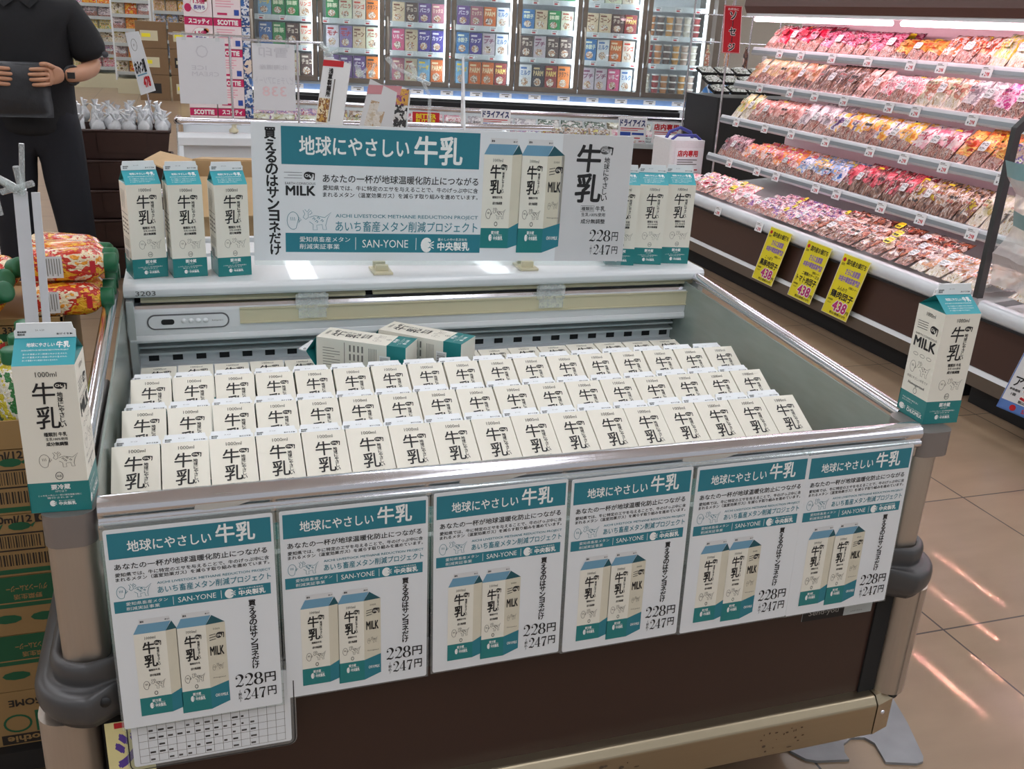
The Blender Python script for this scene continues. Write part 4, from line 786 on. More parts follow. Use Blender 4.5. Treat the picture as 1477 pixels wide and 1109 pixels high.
for i in range(1, 8):
    x0, x1 = DB[i]+.006, DB[i+1]-.006; d = None
    b = MB(); w = .038
    b.box(x0, x0+w, -.03, .012, .79, 2.02, FRM); b.box(x1-w, x1, -.03, .012, .79, 2.02, FRM); b.box(x0+w, x1-w, -.03, .012, .79, .832, FRM); b.box(x0+w, x1-w, -.03, .012, 1.97, 2.02, FRM); d = b.build('door', frz)
    b = MB(); b.box(x0+w, x1-w, -.012, -.006, .832, 1.97, FPANE); b.build('pane', d)
    b = MB(); b.tube([(x0+.02, -.03, 1.05), (x0+.024, -.06, 1.09), (x0+.028, -.064, 1.2), (x0+.024, -.06, 1.31), (x0+.02, -.03, 1.35)], .009, mat('door_handle', '#b9b3a8', .35, .3), 8); b.build('handle', d)
    b = MB(); b.box(x1-w-.012, x1-w+.02, .03, .05, .84, 1.96, FLAMP); b.build('lamp_strip', frz)
# chest below
b = MB(); b.box(DB[0], 1.82, -.10, 0, .715, .735, ENAM); b.box(DB[0], 1.82, -.012, 0, .735, .79, ENAM2); b.build('back_ledge', frz)
PB = mat('price_band_blue', '#86a9dc', .4, var=.35, scale=9); b = MB(); b.box(DB[0], 1.7, -.104, -.10, .728, .772, PB); A = Art()
for i in range(18): A.rect(DB[0]+.1+i*.26, .731, DB[0]+.21+i*.26, .769, TAGM, 1); A.rect(DB[0]+.12+i*.26, .757, DB[0]+.19+i*.26, .762, BLK, 2); A.rect(DB[0]+.15+i*.26, .738, DB[0]+.18+i*.26, .749, GREY, 2)
A.lay(b, frame((0, -.1045, 0), (1, 0, 0), (0, 0, 1)), .0006); b.build('price_band', frz)
b = MB(); b.box(DB[0], 1.66, -.12, -.095, .700, .722, BAR); b.build('lamp_bar', frz)
b = MB(); b.box(DB[0], 1.50, -.16, -.10, .632, .676, DARK); b.build('air_slot', frz)
b = MB(); b.box(DB[0], 1.82, -.16, -.10, .3, .632, FIN); b.box(1.50, 1.82, -.16, -.10, .632, .69, FIN); b.box(DB[0], 1.82, -.74, -.1, .28, .30, FIN); b.box(1.80, 1.84, -.74, 0, .28, .66, mat('chest_end', '#d8cfd6', .4)); b.build('chest_lining', frz)
b = MB(); b.tube([(DB[0], -.765, .668), (1.80, -.765, .668), (1.84, -.73, .668), (1.84, -.02, .70)], .02, CHROME, 10); b.build('chest_rail', frz)
b = MB(); b.box(DB[0], 1.82, -.77, -.764, .46, .655, FPANE); b.build('chest_glass', frz)
b = MB(); b.box(DB[0], 1.84, -.765, -.735, .24, .45, BROWN); b.box(DB[0], 1.84, -.72, 0, 0, .12, DARK); b.build('chest_front', frz)
b = MB(); b.box(DB[0], 1.84, -.79, -.765, .425, .465, ENAM2); b.box(DB[0], 1.84, -.785, -.76, .12, .235, STEEL); b.build('chest_trim', frz)
b = MB(); b.tube([(1.9, -.1, .0), (1.9, -.1, 2.3)], .012, CHROME, 8); b.build('corner_upright', frz)
# ice cream and frozen packs: (colours, word, letter colour, label colour)
ICE = {'blue': ('#2f6fb5', 'アイス', '#f0f4f8', 'blue'), 'green': ('#1f8a4a', '抹茶', '#e9f0d0', 'green'), 'choco': ('#5a4440', 'チョコ', '#d8c8b8', 'dark brown'), 'redw': ('#e9d9c8', 'リンゴ', '#d8402c', 'cream and red'), 'mona': ('#e4dcec', 'モナ', '#c22a3a', 'white and red'), 'lilac': ('#8f7ab0', 'モナ', '#c23a4a', 'lilac'), 'cone': ('#d8c4a4', 'コーン', '#7a3f2c', 'beige cone'),
 'pale': ('#dfe2c8', 'バニラ', '#b54a3a', 'pale yellow'), 'pink': ('#d8608a', 'いちご', '#f4e6ea', 'pink'), 'violet': ('#4a3a94', 'カップ', '#efe9f4', 'deep violet'), 'purple': ('#6a4a8a', 'バニラ', '#e6e0f0', 'purple'), 'orange': ('#dc7a2c', 'クラフト', '#3a2a24', 'orange'), 'magic': ('#b06a7c', 'ミックス', '#f0d8c0', 'rose'), 'vanr': ('#cfc3a8', 'バー', '#a8402c', 'cream'),
 'sky': ('#7fb0d4', 'ソーダ', '#f0d23a', 'sky blue'), 'parmo': ('#d46a2c', 'PARM', '#f3dcb0', 'orange red'), 'parmr': ('#8f2c2c', 'PARM', '#e6c46a', 'dark red'), 'parmk': ('#3a3440', 'PARM', '#d8c090', 'dark grey'), 'white': ('#e2e6ea', 'ミルク', '#4a78b8', 'white'), 'check': ('#c9bcc4', 'プチ', '#8a4a6a', 'checked'), 'bluel': ('#3f7ab4', '水餃子', '#e8f0d8', 'light blue')}
IM = {}
def ice_mesh(k, w, h):
    key = (k, w, h)
    if key in IM: return IM[key]
    c, word, tc_, _ = ICE[k]; m = mat('ice_'+k, c, .4, 0, .3, 45); tm = mat('ice_ink_'+k, tc_, .5)
    b = MB(); b.box(-w/2, w/2, -.035, .035, 0, h, m); A = Art(); A.text(word, -w*.4, h*.55, w*.4, h*.76, tm, 2, .04, 0, 1)
    A.ell(-w*.05, h*.27, w*.3, h*.17, film('ice_picture', ('#e9d8bc', '#b5754a', '#f2ece0', '#6a3a28'), scale=40), 1, 14); A.rect(-w*.4, h*.82, w*.1, h*.9, tm, 1)
    A.lay(b, frame((0, -.035, 0), (1, 0, 0), (0, 0, 1)), .0008); IM[key] = b.mesh('frozen_box'); return IM[key]
ROWS = {  # door -> shelves from the bottom
 1: [['mona', 'choco', 'vanr', 'choco'], ['blue', 'green', 'choco', 'redw'], ['sky', 'green', 'green', 'redw'], ['blue', 'pale', 'orange']],
 2: [['purple', 'purple', 'purple', 'orange'], ['mona', 'lilac', 'cone', 'pale'], ['green', 'pale', 'redw', 'orange'], ['pink', 'cone', 'pale']],
 3: [['magic', 'vanr', 'sky', 'parmo'], ['pink', 'cone', 'violet', 'violet'], ['cone', 'choco', 'purple', 'magic'], ['orange', 'pale', 'choco']],
 4: [['sky', 'parmo', 'parmo', 'parmr'], ['bluel', 'violet', 'check', 'white'], ['purple', 'magic', 'parmo', 'white'], ['pale', 'orange', 'choco']],
 5: [['white', 'parmk', 'parmr', 'orange'], ['choco', 'check', 'choco', 'choco'], ['bluel', 'cone', 'green', 'pale'], ['sky', 'white', 'green']],
 6: [['check', 'check', 'pink', 'white'], ['bluel', 'white', 'parmo', 'redw'], ['cone', 'cone', 'choco', 'parmr'], ['white', 'pale', 'redw']]}
SH = ['bottom', 'second', 'third', 'top']
def local(x, yv, z): return Matrix.Translation(FO) @ Matrix.Rotation(FA, 4, 'Z') @ Vector((x, yv, z))
for d, rows in ROWS.items():
    for s_, names in enumerate(rows):
        n = len(names); x0, x1 = DB[d]+.055, DB[d+1]-.055
        for i, k in enumerate(names):
            w = (x1-x0)/n; h = (.20, .185, .165, .185)[s_]
            o = bpy.data.objects.new('frozen_box', ice_mesh(k, round(w-.008, 3), h)); C.objects.link(o); o.location = local(x0+w*(i+.5), .16, DZ[s_]-.003); o.rotation_euler = (0, 0, FA)
            tag(o, '%s frozen dessert box, %s from left, %s shelf behind freezer door %s' % (ICE[k][3], ORD[i+1], SH[s_], ('one', 'two', 'three', 'four', 'five', 'six', 'seven')[d-1]), 'frozen food', 'boxes behind freezer door %s' % ('one', 'two', 'three', 'four', 'five', 'six')[d-1])
# last door: stacks of small cups
CUPC = [('#e6dccb', 'cream'), ('#a84a4a', 'red'), ('#c98a5a', 'tan'), ('#6e5a54', 'brown'), ('#d8a05a', 'amber'), ('#c9b0a0', 'beige')]
cups = {}
for s_ in range(3):
    for c_ in range(6):
        for k in range(3):
            col, cn_ = CUPC[(c_+s_) % 6]
            if col not in cups:
                b = MB(); b.lathe([(.026, 0), (.034, .05), (.036, .05), (.036, .057), (0, .058)], mat('cup_'+cn_, col, .4, var=.3, scale=60), 14); b.lathe([(.0365, .046), (.0365, .057), (0, .059)], mat('cup_lid', '#e2ddd6', .4), 14); cups[col] = b.mesh('ice_cream_cup')
            o = bpy.data.objects.new('ice_cream_cup', cups[col]); C.objects.link(o); o.location = local(DB[7]+.085+c_*.082, .17, DZ[s_]-.003+k*.0585)
            tag(o, '%s ice cream cup, %s in stack %s from left, %s shelf, rightmost freezer door' % (cn_, ('bottom', 'middle', 'top')[k], ORD[c_+1], SH[s_]), 'ice cream cup', 'ice cream cups behind the rightmost freezer door')
# frozen packs in the chest
rn = random.Random(12); CH = [(F_YOL, 'yellow olive'), (F_OLV, 'olive'), (F_BRR, 'brown red'), (F_WP, 'white purple'), (F_MIX, 'dark mixed'), (F_PINKW, 'pink'), (F_GRY, 'silver'), (F_WDG, 'white and green')]
for r_ in range(2):
    for i in range(19):
        m, cn_ = CH[(i//3+r_*3) % 8]
        pack('frozen_pack', bag_mesh('frozen', i % 5, m, food_of(m)), '%s frozen pack, %s from left in the %s row of the freezer chest' % (cn_, ORD[i+1] if i < 20 else 'twenty-first', ('front', 'rear')[r_]), 'frozen pack', local(-2.16+i*.205, -.70+r_*.27, .36+.03*r_), Euler((-math.radians(38), 0, FA), 'XYZ'), 'frozen packs in the chest')
def small_sign(x, z, w, h, label, big, bc, sub, name='notice_sign', yv=-.790):
    b = MB(); A = Art(); M = Matrix.Translation(FO) @ Matrix.Rotation(FA, 4, 'Z') @ frame((x, yv, z), (1, 0, 0), (0, 0, 1)); b.box(0, w, 0, h, -.0015, 0, TAGM, M)
    A.text(big, w*.06, h*.62, w*.94, h*.9, bc, 1, .05); A.rect(w*.08, h*.5, w*.9, h*.54, RED, 1); A.rect(w*.08, h*.42, w*.7, h*.45, RED, 1); A.rect(w*.08, h*.2, w*.45, h*.36, sub, 1); A.rect(w*.5, h*.24, w*.92, h*.34, sub, 1); A.rect(w*.5, h*.08, w*.8, h*.13, RED, 1); A.lay(b, M, .0006); tag(b.build(name), label, 'sign', 'paper signs on the freezer chest')
small_sign(-.32, .515, .245, .175, 'white dry ice sign with blue letters on the chest glass, left one', 'ドライアイス', NAVY, BLUE); small_sign(.83, .49, .24, .185, 'white dry ice sign with blue letters on the chest glass, right one', 'ドライアイス', NAVY, BLUE); small_sign(1.12, .475, .235, .175, 'white sign with red letters on the chest glass right of the dry ice sign', '店内専用', RED, GREY)
b = MB(); M = Matrix.Translation(FO) @ Matrix.Rotation(FA, 4, 'Z') @ frame((-.88, -.79, .54), (1, 0, 0), (0, 0, 1)); b.box(0, .22, 0, .1, -.002, 0, RED, M); A = Art(); A.text('BETTER', .03, .05, .19, .085, YEL, 1, .03); A.text('BUTTER', .03, .01, .19, .042, YEL, 1, .03); A.lay(b, M, .0006); tag(b.build('notice_sign'), 'small red and yellow card on the chest glass left of the dry ice sign', 'sign')
# round blue paper fan at the chest's right end
fan = thing('paper_fan', 'round blue and white paper fan at the right end of the freezer', 'fan', local(1.70, -.45, .77), (0, .35, FA)); b = MB(); FB_, FW_ = mat('fan_blue', '#5a93d4', .6), mat('fan_pale', '#cfe0f2', .6)
n = 22; v = [(0, 0, 0)]+[(.15*math.cos(PI*(.08+.84*k/n)), -.012*(k % 2), .23*math.sin(PI*(.08+.84*k/n))) for k in range(n+1)]
for k in range(n): b.add([v[0], v[k+1], v[k+2], (0, .004, 0), (v[k+1][0], v[k+1][1]+.004, v[k+1][2]), (v[k+2][0], v[k+2][1]+.004, v[k+2][2])], [(0, 1, 2), (5, 4, 3), (1, 4, 5, 2)], FB_ if k % 3 else FW_)
b.build('leaf', fan); b = MB(); b.box(-.05, .05, -.03, .03, -.03, .0, CLEAR); b.build('stand', fan)
# tissue packs stacked left of the freezer
TR = mat('tissue_red', '#c2185b', .5); TW = mat('tissue_white', '#ecdfe2', .5, var=.03); TP = mat('tissue_pink', '#e8a8b8', .5)
def tissue(jp):
    b = MB(); b.box(0, .198, 0, .22, 0, .212, TW); A = Art(); A.rect(0, .158, .198, .212, TR, 1); A.text('スコッティ' if jp else 'SCOTTIE', .03, .168, .175, .2, WHT, 2, .05)
    if jp: A.ell(.11, .085, .062, .058, WHT, 2, 20); A.ring(.11, .085, .062, .058, .004, TP, 2); A.text('1.5倍', .07, .09, .15, .12, TR, 3, .04); A.text('長持ち', .07, .05, .15, .08, PURP, 3, .03); A.ell(.15, .12, .02, .018, F_OFLOW, 2, 10); A.ell(.03, .06, .025, .03, TR, 2, 10)
    else:
        for i in range(4): A.rect(.02, .13-i*.018, .15-.02*(i % 2), .137-i*.018, TP, 2)
        A.rect(.03, .02, .1, .035, TR, 2); A.rect(.15, .02, .185, .06, BLUE, 2)
    A.lay(b, frame((0, 0, 0), (1, 0, 0), (0, 0, 1)), .001); return b.mesh('tissue_pack')
F_OFLOW = mat('flower_orange', '#e08a3c', .6); tj, ts = tissue(True), tissue(False)
b = MB(); b.box(.0, .5, 7.88, 8.14, 0, .205, BROWN); tag(b.build('display_base'), 'dark base under the stacked tissue packs left of the freezer', 'display base')
for c_ in range(2):
    for k in range(7):
        o = bpy.data.objects.new('tissue_pack', tj if (c_ == 0) ^ (k in (0, 1)) and not (c_ == 1 and k > 1) else ts); C.objects.link(o); o.location = (.03+c_*.205, 7.9, .206+k*.2155)
        tag(o, 'pink and white tissue pack, %s from the bottom in the %s stack' % (ORD[k+1], ('left', 'right')[c_]), 'tissue pack', 'tissue packs left of the freezer')
b = MB(); [b.box(.436, .495, 7.9, 8.1, .206+.22*i, .42+.22*i, film('tissue_blue', ('#3a6ab0', '#d8e0ea', '#2a4a84', '#e8d8c8'), scale=12)) for i in range(1)]; bl = b.mesh('tissue_pack')
for k in range(7):
    o = bpy.data.objects.new('tissue_pack', bl); C.objects.link(o); o.location = (0, 0, .22*k); tag(o, 'narrow blue tissue pack, %s from the bottom right of the pink stacks' % ORD[k+1], 'tissue pack', 'blue tissue packs left of the freezer')
# ---------------------------------------------------------------- second cooler back to back with the first, and a white freezer island beyond it
isl = thing('rear_cooler', 'white open cooler standing behind the banner, back to back with the first', 'display cooler')
b = MB(); b.box(-.15, 1.15, 2.44, 2.46, .1, .84, ENAM); b.box(-.15, 1.15, 3.52, 3.54, .1, .70, ENAM); b.box(-.15, -.13, 2.46, 3.52, .1, .68, ENAM); b.box(1.13, 1.15, 2.46, 3.52, .1, .68, ENAM); b.box(-.13, 1.13, 2.46, 3.52, .58, .60, ENAM2); b.build('tank', isl)
b = MB(); b.box(-.13, 1.13, 2.5, 3.5, 0, .1, DARK); b.build('plinth', isl)
b = MB(); b.tube([(-.15, 2.5, .76), (-.15, 3.53, .76), (1.15, 3.53, .76), (1.15, 2.5, .76)], .016, CHROME, 8); b.build('rail', isl)
for x in (-.15, 1.15):
    b = MB(); b.box(x-.003, x+.003, 2.47, 3.52, .68, .75, PANE); b.build('side_glass', isl)
rn = random.Random(31)
for i in range(8):
    m, cn_ = CH[(i*3) % 8]
    if i not in (0, 1, 2): pack('frozen_pack', bag_mesh('frozen', i % 5, m, food_of(m)), '%s frozen pack under the banner gap, %s from left in the rear cooler' % (cn_, ORD[i+1]), 'frozen pack', (-.03+i*.145, 2.62, .66), Euler((-math.radians(60), 0, 0), 'XYZ'), 'packs in the rear cooler').scale = (.72, 1, 1)
# opened cardboard box
bx = thing('cardboard_box', 'opened brown cardboard box behind the left milk cartons', 'cardboard box', (.125, 2.97, .602), -.10)
b = MB(); w, d, h, t_ = .30, .34, .30, .004
for x0, x1, y0, y1 in ((-w/2, w/2, 0, t_), (-w/2, w/2, d-t_, d), (-w/2, -w/2+t_, 0, d), (w/2-t_, w/2, 0, d)): b.box(x0, x1, y0, y1, .002, h, CARD)
b.box(-w/2, w/2, 0, d, 0, .004, CARD); b.build('carton_body', bx)
for nm_, q in (('flap', [(-w/2, .0, h), (-w/2, d, h), (-w/2-.10, d+.02, h+.02), (-w/2-.11, .06, h+.035)]), ('flap', [(-w/2, d, h), (w/2, d, h), (w/2-.01, d+.12, h-.01), (-w/2+.02, d+.12, h-.01)]), ('flap', [(w/2, d, h), (w/2, 0, h), (w/2+.15, .01, h+.04), (w/2+.15, d-.02, h+.045)]), ('flap', [(w/2, 0, h), (-w/2, 0, h), (-w/2+.05, -.1, h-.10), (w/2-.01, -.1, h-.09)])):
    b = MB(); n_ = (Vector(q[1])-Vector(q[0])).cross(Vector(q[2])-Vector(q[1])).normalized()*t_; v = [Vector(p) for p in q]+[Vector(p)+n_ for p in q]; b.add(v, [(0, 1, 2, 3), (7, 6, 5, 4), (0, 4, 5, 1), (1, 5, 6, 2), (2, 6, 7, 3), (3, 7, 4, 0)], CARD); b.build(nm_, bx)
wi = thing('freezer_island', 'low white freezer island with a chrome rail left of the banner', 'freezer', (0, 0, 0))
b = MB(); b.box(-.02, 1.7, 4.5, 4.53, .12, .84, ENAM); b.box(-.02, 1.7, 5.55, 5.6, .12, .8, ENAM); b.box(-.05, -.02, 4.5, 5.6, .12, .72, ENAM); b.box(1.67, 1.7, 4.53, 5.55, .12, .8, ENAM); b.box(0, 1.68, 4.53, 5.56, .5, .52, ENAM2); b.prism([(4.46, .80), (4.46, .835), (4.49, .85), (4.53, .85), (4.53, .80)], -.04, 1.7, ENAM, 'x'); b.build('tank', wi, .003)
b = MB(); b.box(.02, 1.65, 4.6, 5.5, 0, .12, DARK); b.build('plinth', wi)
b = MB(); b.tube([(-.04, 5.58, .80), (-.04, 4.54, .895), (-.02, 4.5, .90), (1.69, 4.5, .90)], .015, CHROME, 8); b.tube([(.2, 4.5, .84), (.2, 4.5, .9)], .008, CREAMP, 8); b.build('rail', wi)
b = MB(); b.add([(-.045, 4.5, .72), (-.045, 5.56, .72), (-.045, 5.56, .79), (-.045, 4.5, .89), (-.041, 4.5, .72), (-.041, 5.56, .72), (-.041, 5.56, .79), (-.041, 4.5, .89)], [(0, 1, 2, 3), (7, 6, 5, 4), (0, 3, 7, 4), (1, 5, 6, 2), (0, 4, 5, 1), (3, 2, 6, 7)], CLEAR); b.build('side_glass', wi)
# signs on rods
FAINT = mat('show_through_print', '#c9c9cf', .6); FAINTR = mat('show_through_red', '#e0c4c8', .6); SHEET = mat('sign_sheet_back', '#d9dade', .5, var=.02)
def rod_sign(label, o, w, h, lines, pole, x0, x1):
    rt = thing('hanging_sign', label, 'sign', o); b = MB(); b.box(0, w, -.001, .001, -h, 0, SHEET); A = Art()
    for t, a, c, d, e, m in lines: A.text(t, a, c, d, e, m, 1, .01)
    A.lay(b, Matrix(((-1, 0, 0, w), (0, 0, -1, -.0015), (0, 1, 0, -h), (0, 0, 0, 1))), .0004); b.build('sheet', rt)   # read from the far side, so mirrored here
    b = MB(); b.tube([(x0, 0, .012), (x1, 0, .012)], .005, CHROME, 8); b.tube([(pole, 0, .012), (pole, 0, .9-o[2]-.03)], .005, CHROME, 8); b.build('rod', rt)
    for x in (.03, w-.03): b = MB(); b.box(x-.008, x+.008, -.006, .006, -.012, .024, CLEAR); b.build('hanging_clip', rt)
    b = MB(); b.lathe([(.02, 0), (.02, .012), (.008, .02), (.008, .04)], CREAMP, 12, Matrix.Translation((pole, 0, .9-o[2]-.045))); b.build('pole_foot', rt)
    return rt
rod_sign('white sheet hung on a rod, ICE CREAM showing through reversed', (-.02, 4.5, 1.242), .195, .27, [('ICE', .08, .14, .14, .158, FAINT), ('CREAM', .03, .115, .14, .133, FAINT), ('〇', .07, .19, .12, .24, FAINT)], .215, -.03, .3)
rod_sign('white sheet hung on a rod, a price showing through faintly in red', (.283, 4.45, 1.232), .178, .275, [('雪印', .03, .22, .15, .26, FAINT), ('ピノチョコアソート', .01, .11, .17, .14, FAINT), ('338', .04, .06, .14, .1, FAINTR), ('北海道産', .03, .17, .15, .19, FAINT)], .19, -.04, .3)
# sign sheets and a black stand clipped to the rear cooler
def card(name, label, q, th, m, art=None, extra=None, cat='sign'):
    v = [Vector(p) for p in q]; n_ = (v[1]-v[0]).cross(v[3]-v[0]).normalized()*th; rt = thing(name, label, cat, tuple(v[0])); b = MB(); o = v[0]
    b.add([p-o for p in v]+[p-o-n_ for p in v], [(0, 1, 2, 3), (7, 6, 5, 4), (0, 4, 5, 1), (1, 5, 6, 2), (2, 6, 7, 3), (3, 7, 4, 0)], m)
    if art: art.lay(b, frame((0, 0, 0), v[1]-v[0], v[3]-v[0]), .0012)
    b.build('sheet', rt)
    for nm_, mb in (extra or []): mb.build(nm_, rt)
    return rt
def stand(h, m, x=.0, y_=.01):
    b = MB(); b.tube([(x, y_, -h), (x, y_, .0)], .006, m, 8); return b
def clip(x, y_, z):
    b = MB(); rn_ = random.Random(int(abs(x)*1000)+3)
    for i in range(5): b.tube([(x+rn_.uniform(-.02, .02), y_, z), (x+rn_.uniform(-.035, .035), y_-.01, z+rn_.uniform(.015, .045))], .005, CLIPP, 6)
    return b
A = Art(); A.rect(0, .19, .085, .21, RED, 1); A.vert('浅草製麺所', .02, .09, .055, .185, BLK, 1, .05); A.rect(.004, .005, .05, .085, film('sign_photo', ('#c79a4a', '#8a5a34', '#e8d6ac', '#5a3a28'), scale=30), 1); A.rect(.055, .01, .06, .15, GREY, 1)
card('price_sign', 'tilted white noodle sign with a red top edge behind the banner', [(.42, 3.44, 1.015), (.50, 3.36, 1.015), (.53, 3.36, 1.215), (.455, 3.44, 1.235)], .004, PAPER, A, [('stand_pole', stand(.27, CLEAR, .05, .01)), ('clip', clip(.045, -.02, .22))])
A = Art(); A.poly([(.015, .015), (.07, .01), (.075, .09), (.02, .1)], film('sign_photo2', ('#c9b8a0', '#d8cfc4', '#b79a7a'), scale=20), 1); A.rect(0, .12, .11, .15, mat('sign_pinkish', '#c98a90', .5), 1)
card('price_sign', 'slanting clear sleeve with a faded pink sheet behind the banner', [(.545, 3.3, 1.01), (.655, 3.28, 1.01), (.672, 3.28, 1.135), (.585, 3.3, 1.175)], .004, PAPER2, A, [('stand_pole', stand(.26, CLEAR, .05, .01)), ('clip', clip(.02, -.01, .17))])
A = Art(); A.rect(0, .075, .045, .13, film('sign_photo3', ('#9a4a7a', '#d8a04a', '#6a3458'), scale=40), 1); A.rect(0, 0, .045, .075, film('sign_stripes', ('#2a2a2c', '#e4e2e0'), scale=60), 1)
card('price_sign', 'narrow purple and striped card right of the slanting sleeve', [(.683, 3.4, 1.01), (.728, 3.38, 1.01), (.74, 3.38, 1.138), (.695, 3.4, 1.15)], .004, PAPER, A, [('stand_pole', stand(.26, CLEAR, .02, .01))])
b = MB(); b.tube([(.0, 0, -.31), (0, 0, .12), (-.03, -.02, .17)], .006, CLIPP, 8); b.tube([(0, 0, .16), (-.12, 0, .21)], .006, CLIPP, 8); b.tube([(-.12, 0, .21), (-.15, -.01, .24)], .009, CLIPP, 6); b.tube([(-.05, 0, .19), (-.07, -.01, .225)], .009, CLIPP, 6)
t_ = thing('sign_holder', 'empty clear plastic sign holder arm behind the banner, right of the striped card', 'sign holder', (.80, 3.35, 1.0)); b.build('arm', t_)
card('price_sign', 'white sign seen edge-on above the banner, on a black stand', [(.835, 3.0, 1.05), (.862, 3.14, 1.05), (.848, 3.10, 1.262), (.836, 3.05, 1.262)], .006, PAPER, None, [('stand_pole', stand(.37, BTM, -.012, .0))])
# ---------------------------------------------------------------- crates of knotted white bags
CR = mat('crate_brown', '#46312d', .45, var=.1)
def crate(z, k, lab):
    rt = thing('storage_crate', lab, 'crate', (-.325, 5.45, z), 0, 'stacked brown crates'); hw, hd, h = .242, .17, .146
    b = MB(); t0 = .022
    for sx0, sx1, sy0, sy1 in ((-1, 1, -1, -1), (1, 1, -1, 1), (1, -1, 1, 1), (-1, -1, 1, -1)):
        p = [(sx0*(hw-t0), sy0*(hd-t0), 0), (sx1*(hw-t0), sy1*(hd-t0), 0), (sx1*hw, sy1*hd, h), (sx0*hw, sy0*hd, h)]; q = [(x*.97, y_*.96, z_+.001) for x, y_, z_ in p]
        b.add(p+q, [(0, 1, 2, 3), (7, 6, 5, 4), (3, 2, 6, 7)], CR)
    b.add([(-hw+t0, -hd+t0, .001), (hw-t0, -hd+t0, .001), (hw-t0, hd-t0, .001), (-hw+t0, hd-t0, .001)], [(0, 1, 2, 3)], CR); b.build('shell', rt)
    b = MB()
    b.tube([(-hw, -hd, h-.006), (hw, -hd, h-.006), (hw, hd, h-.006), (-hw, hd, h-.006)], .008, CR, 6, None, True, True); b.build('rim', rt)
    for x0, x1 in ((-.105, .125),):
        b = MB(); b.add([(x0, -hd+.014, .03), (x1, -hd+.014, .03), (x1, -hd-.008, h-.012), (x0, -hd-.008, h-.012), (x0, -hd+.03, .03), (x1, -hd+.03, .03), (x1, -hd+.006, h-.012), (x0, -hd+.006, h-.012)], [(0, 1, 2, 3), (0, 3, 7, 4), (1, 5, 6, 2), (3, 2, 6, 7), (0, 4, 5, 1)], CR); b.build('raised_panel', rt)
    return rt
for k in range(5): crate(.02+k*.150, k, 'dark brown plastic crate, %s from the bottom of the stack beside the person' % (ORD[k+1] if k < 4 else 'topmost'))
b = MB(); b.box(-.54, -.11, 5.31, 5.59, 0, .018, BTM); tag(b.build('dolly'), 'flat black dolly under the brown crates', 'dolly')
BAGM = glass('thin_white_bag', '#e9ebee', .82, .2); BAGD = mat('bag_contents', '#4d564a', .6)
def knot_bag(seed):
    rn_ = random.Random(seed); b = MB(); pr = [(.0, 0), (.035, .004), (.05, .03), (.046, .06), (.022, .085), (.008, .097), (.012, .11), (.02, .125)]; rings = []
    for r_, z in pr: rings.append([(r_*(1+.25*math.sin(3*a+z*60+seed)+.12*rn_.uniform(-1, 1))*math.cos(2*PI*a/10), r_*(1+.2*math.cos(2*a+seed))*math.sin(2*PI*a/10)*.8, z) for a in range(10)])
    b.loft(rings, BAGM)
    for s_ in (-1, 1): b.loft([[(s_*(.006+.045*t)+.018*(1-.6*t)*math.cos(2*PI*a/6), .01*math.sin(2*PI*a/6), .092+(.03+.012*math.sin(seed*2.1+s_))*t) for a in range(6)] for t in (0, .5, 1)], BAGM)
    b.loft([[(.026*math.cos(2*PI*a/8)*k, .02*math.sin(2*PI*a/8)*k, .012+.02*j) for a in range(8)] for j, k in enumerate((.5, 1, .9, .4))], BAGD if seed % 3 == 0 else mat('bag_contents_pale', '#d9dbd8', .5))
    return b.mesh('knotted_bag')
kb = [knot_bag(s_) for s_ in range(6)]; rn = random.Random(5)
for i in range(24):
    o = bpy.data.objects.new('knotted_bag', kb[i % 6]); C.objects.link(o); o.location = (-.52+(i % 6)*.08+rn.uniform(-.008, .008), 5.345+(i//6)*.07, .725+.016*(i//6)); o.rotation_euler = (rn.uniform(-.2, .2), rn.uniform(-.25, .25), rn.uniform(0, 6)); o.scale = (.72, .72, .9)
    tag(o, 'knotted white plastic bag in the top crate, row %s, %s from left' % (('one', 'two', 'three', 'four')[i//6], ORD[i % 6+1]), 'plastic bag', 'knotted bags in the top crate')
A = Art(); A.ring(.03, .235, .014, .028, .002, GREY, 1); A.vert('お', .024, .22, .036, .25, GREY, 1); A.text('おみつ種', .006, .1, .062, .16, BLK, 1, .05); A.rect(.01, .088, .06, .095, LBLUE, 1); A.text('478', .032, .03, .066, .075, RED, 1, .06)
cs = card('price_sign', 'tall leaning white sign priced 478 stuck in the bags of the top crate', [(-.213, 5.40, .925), (-.140, 5.38, .952), (-.199, 5.40, 1.232), (-.264, 5.42, 1.222)], .003, PAPER, A)
b = MB(); b.tube([(.03, .004, .02), (.05, .01, -.14)], .004, CHROME, 6); b.build('stand_pole', cs)
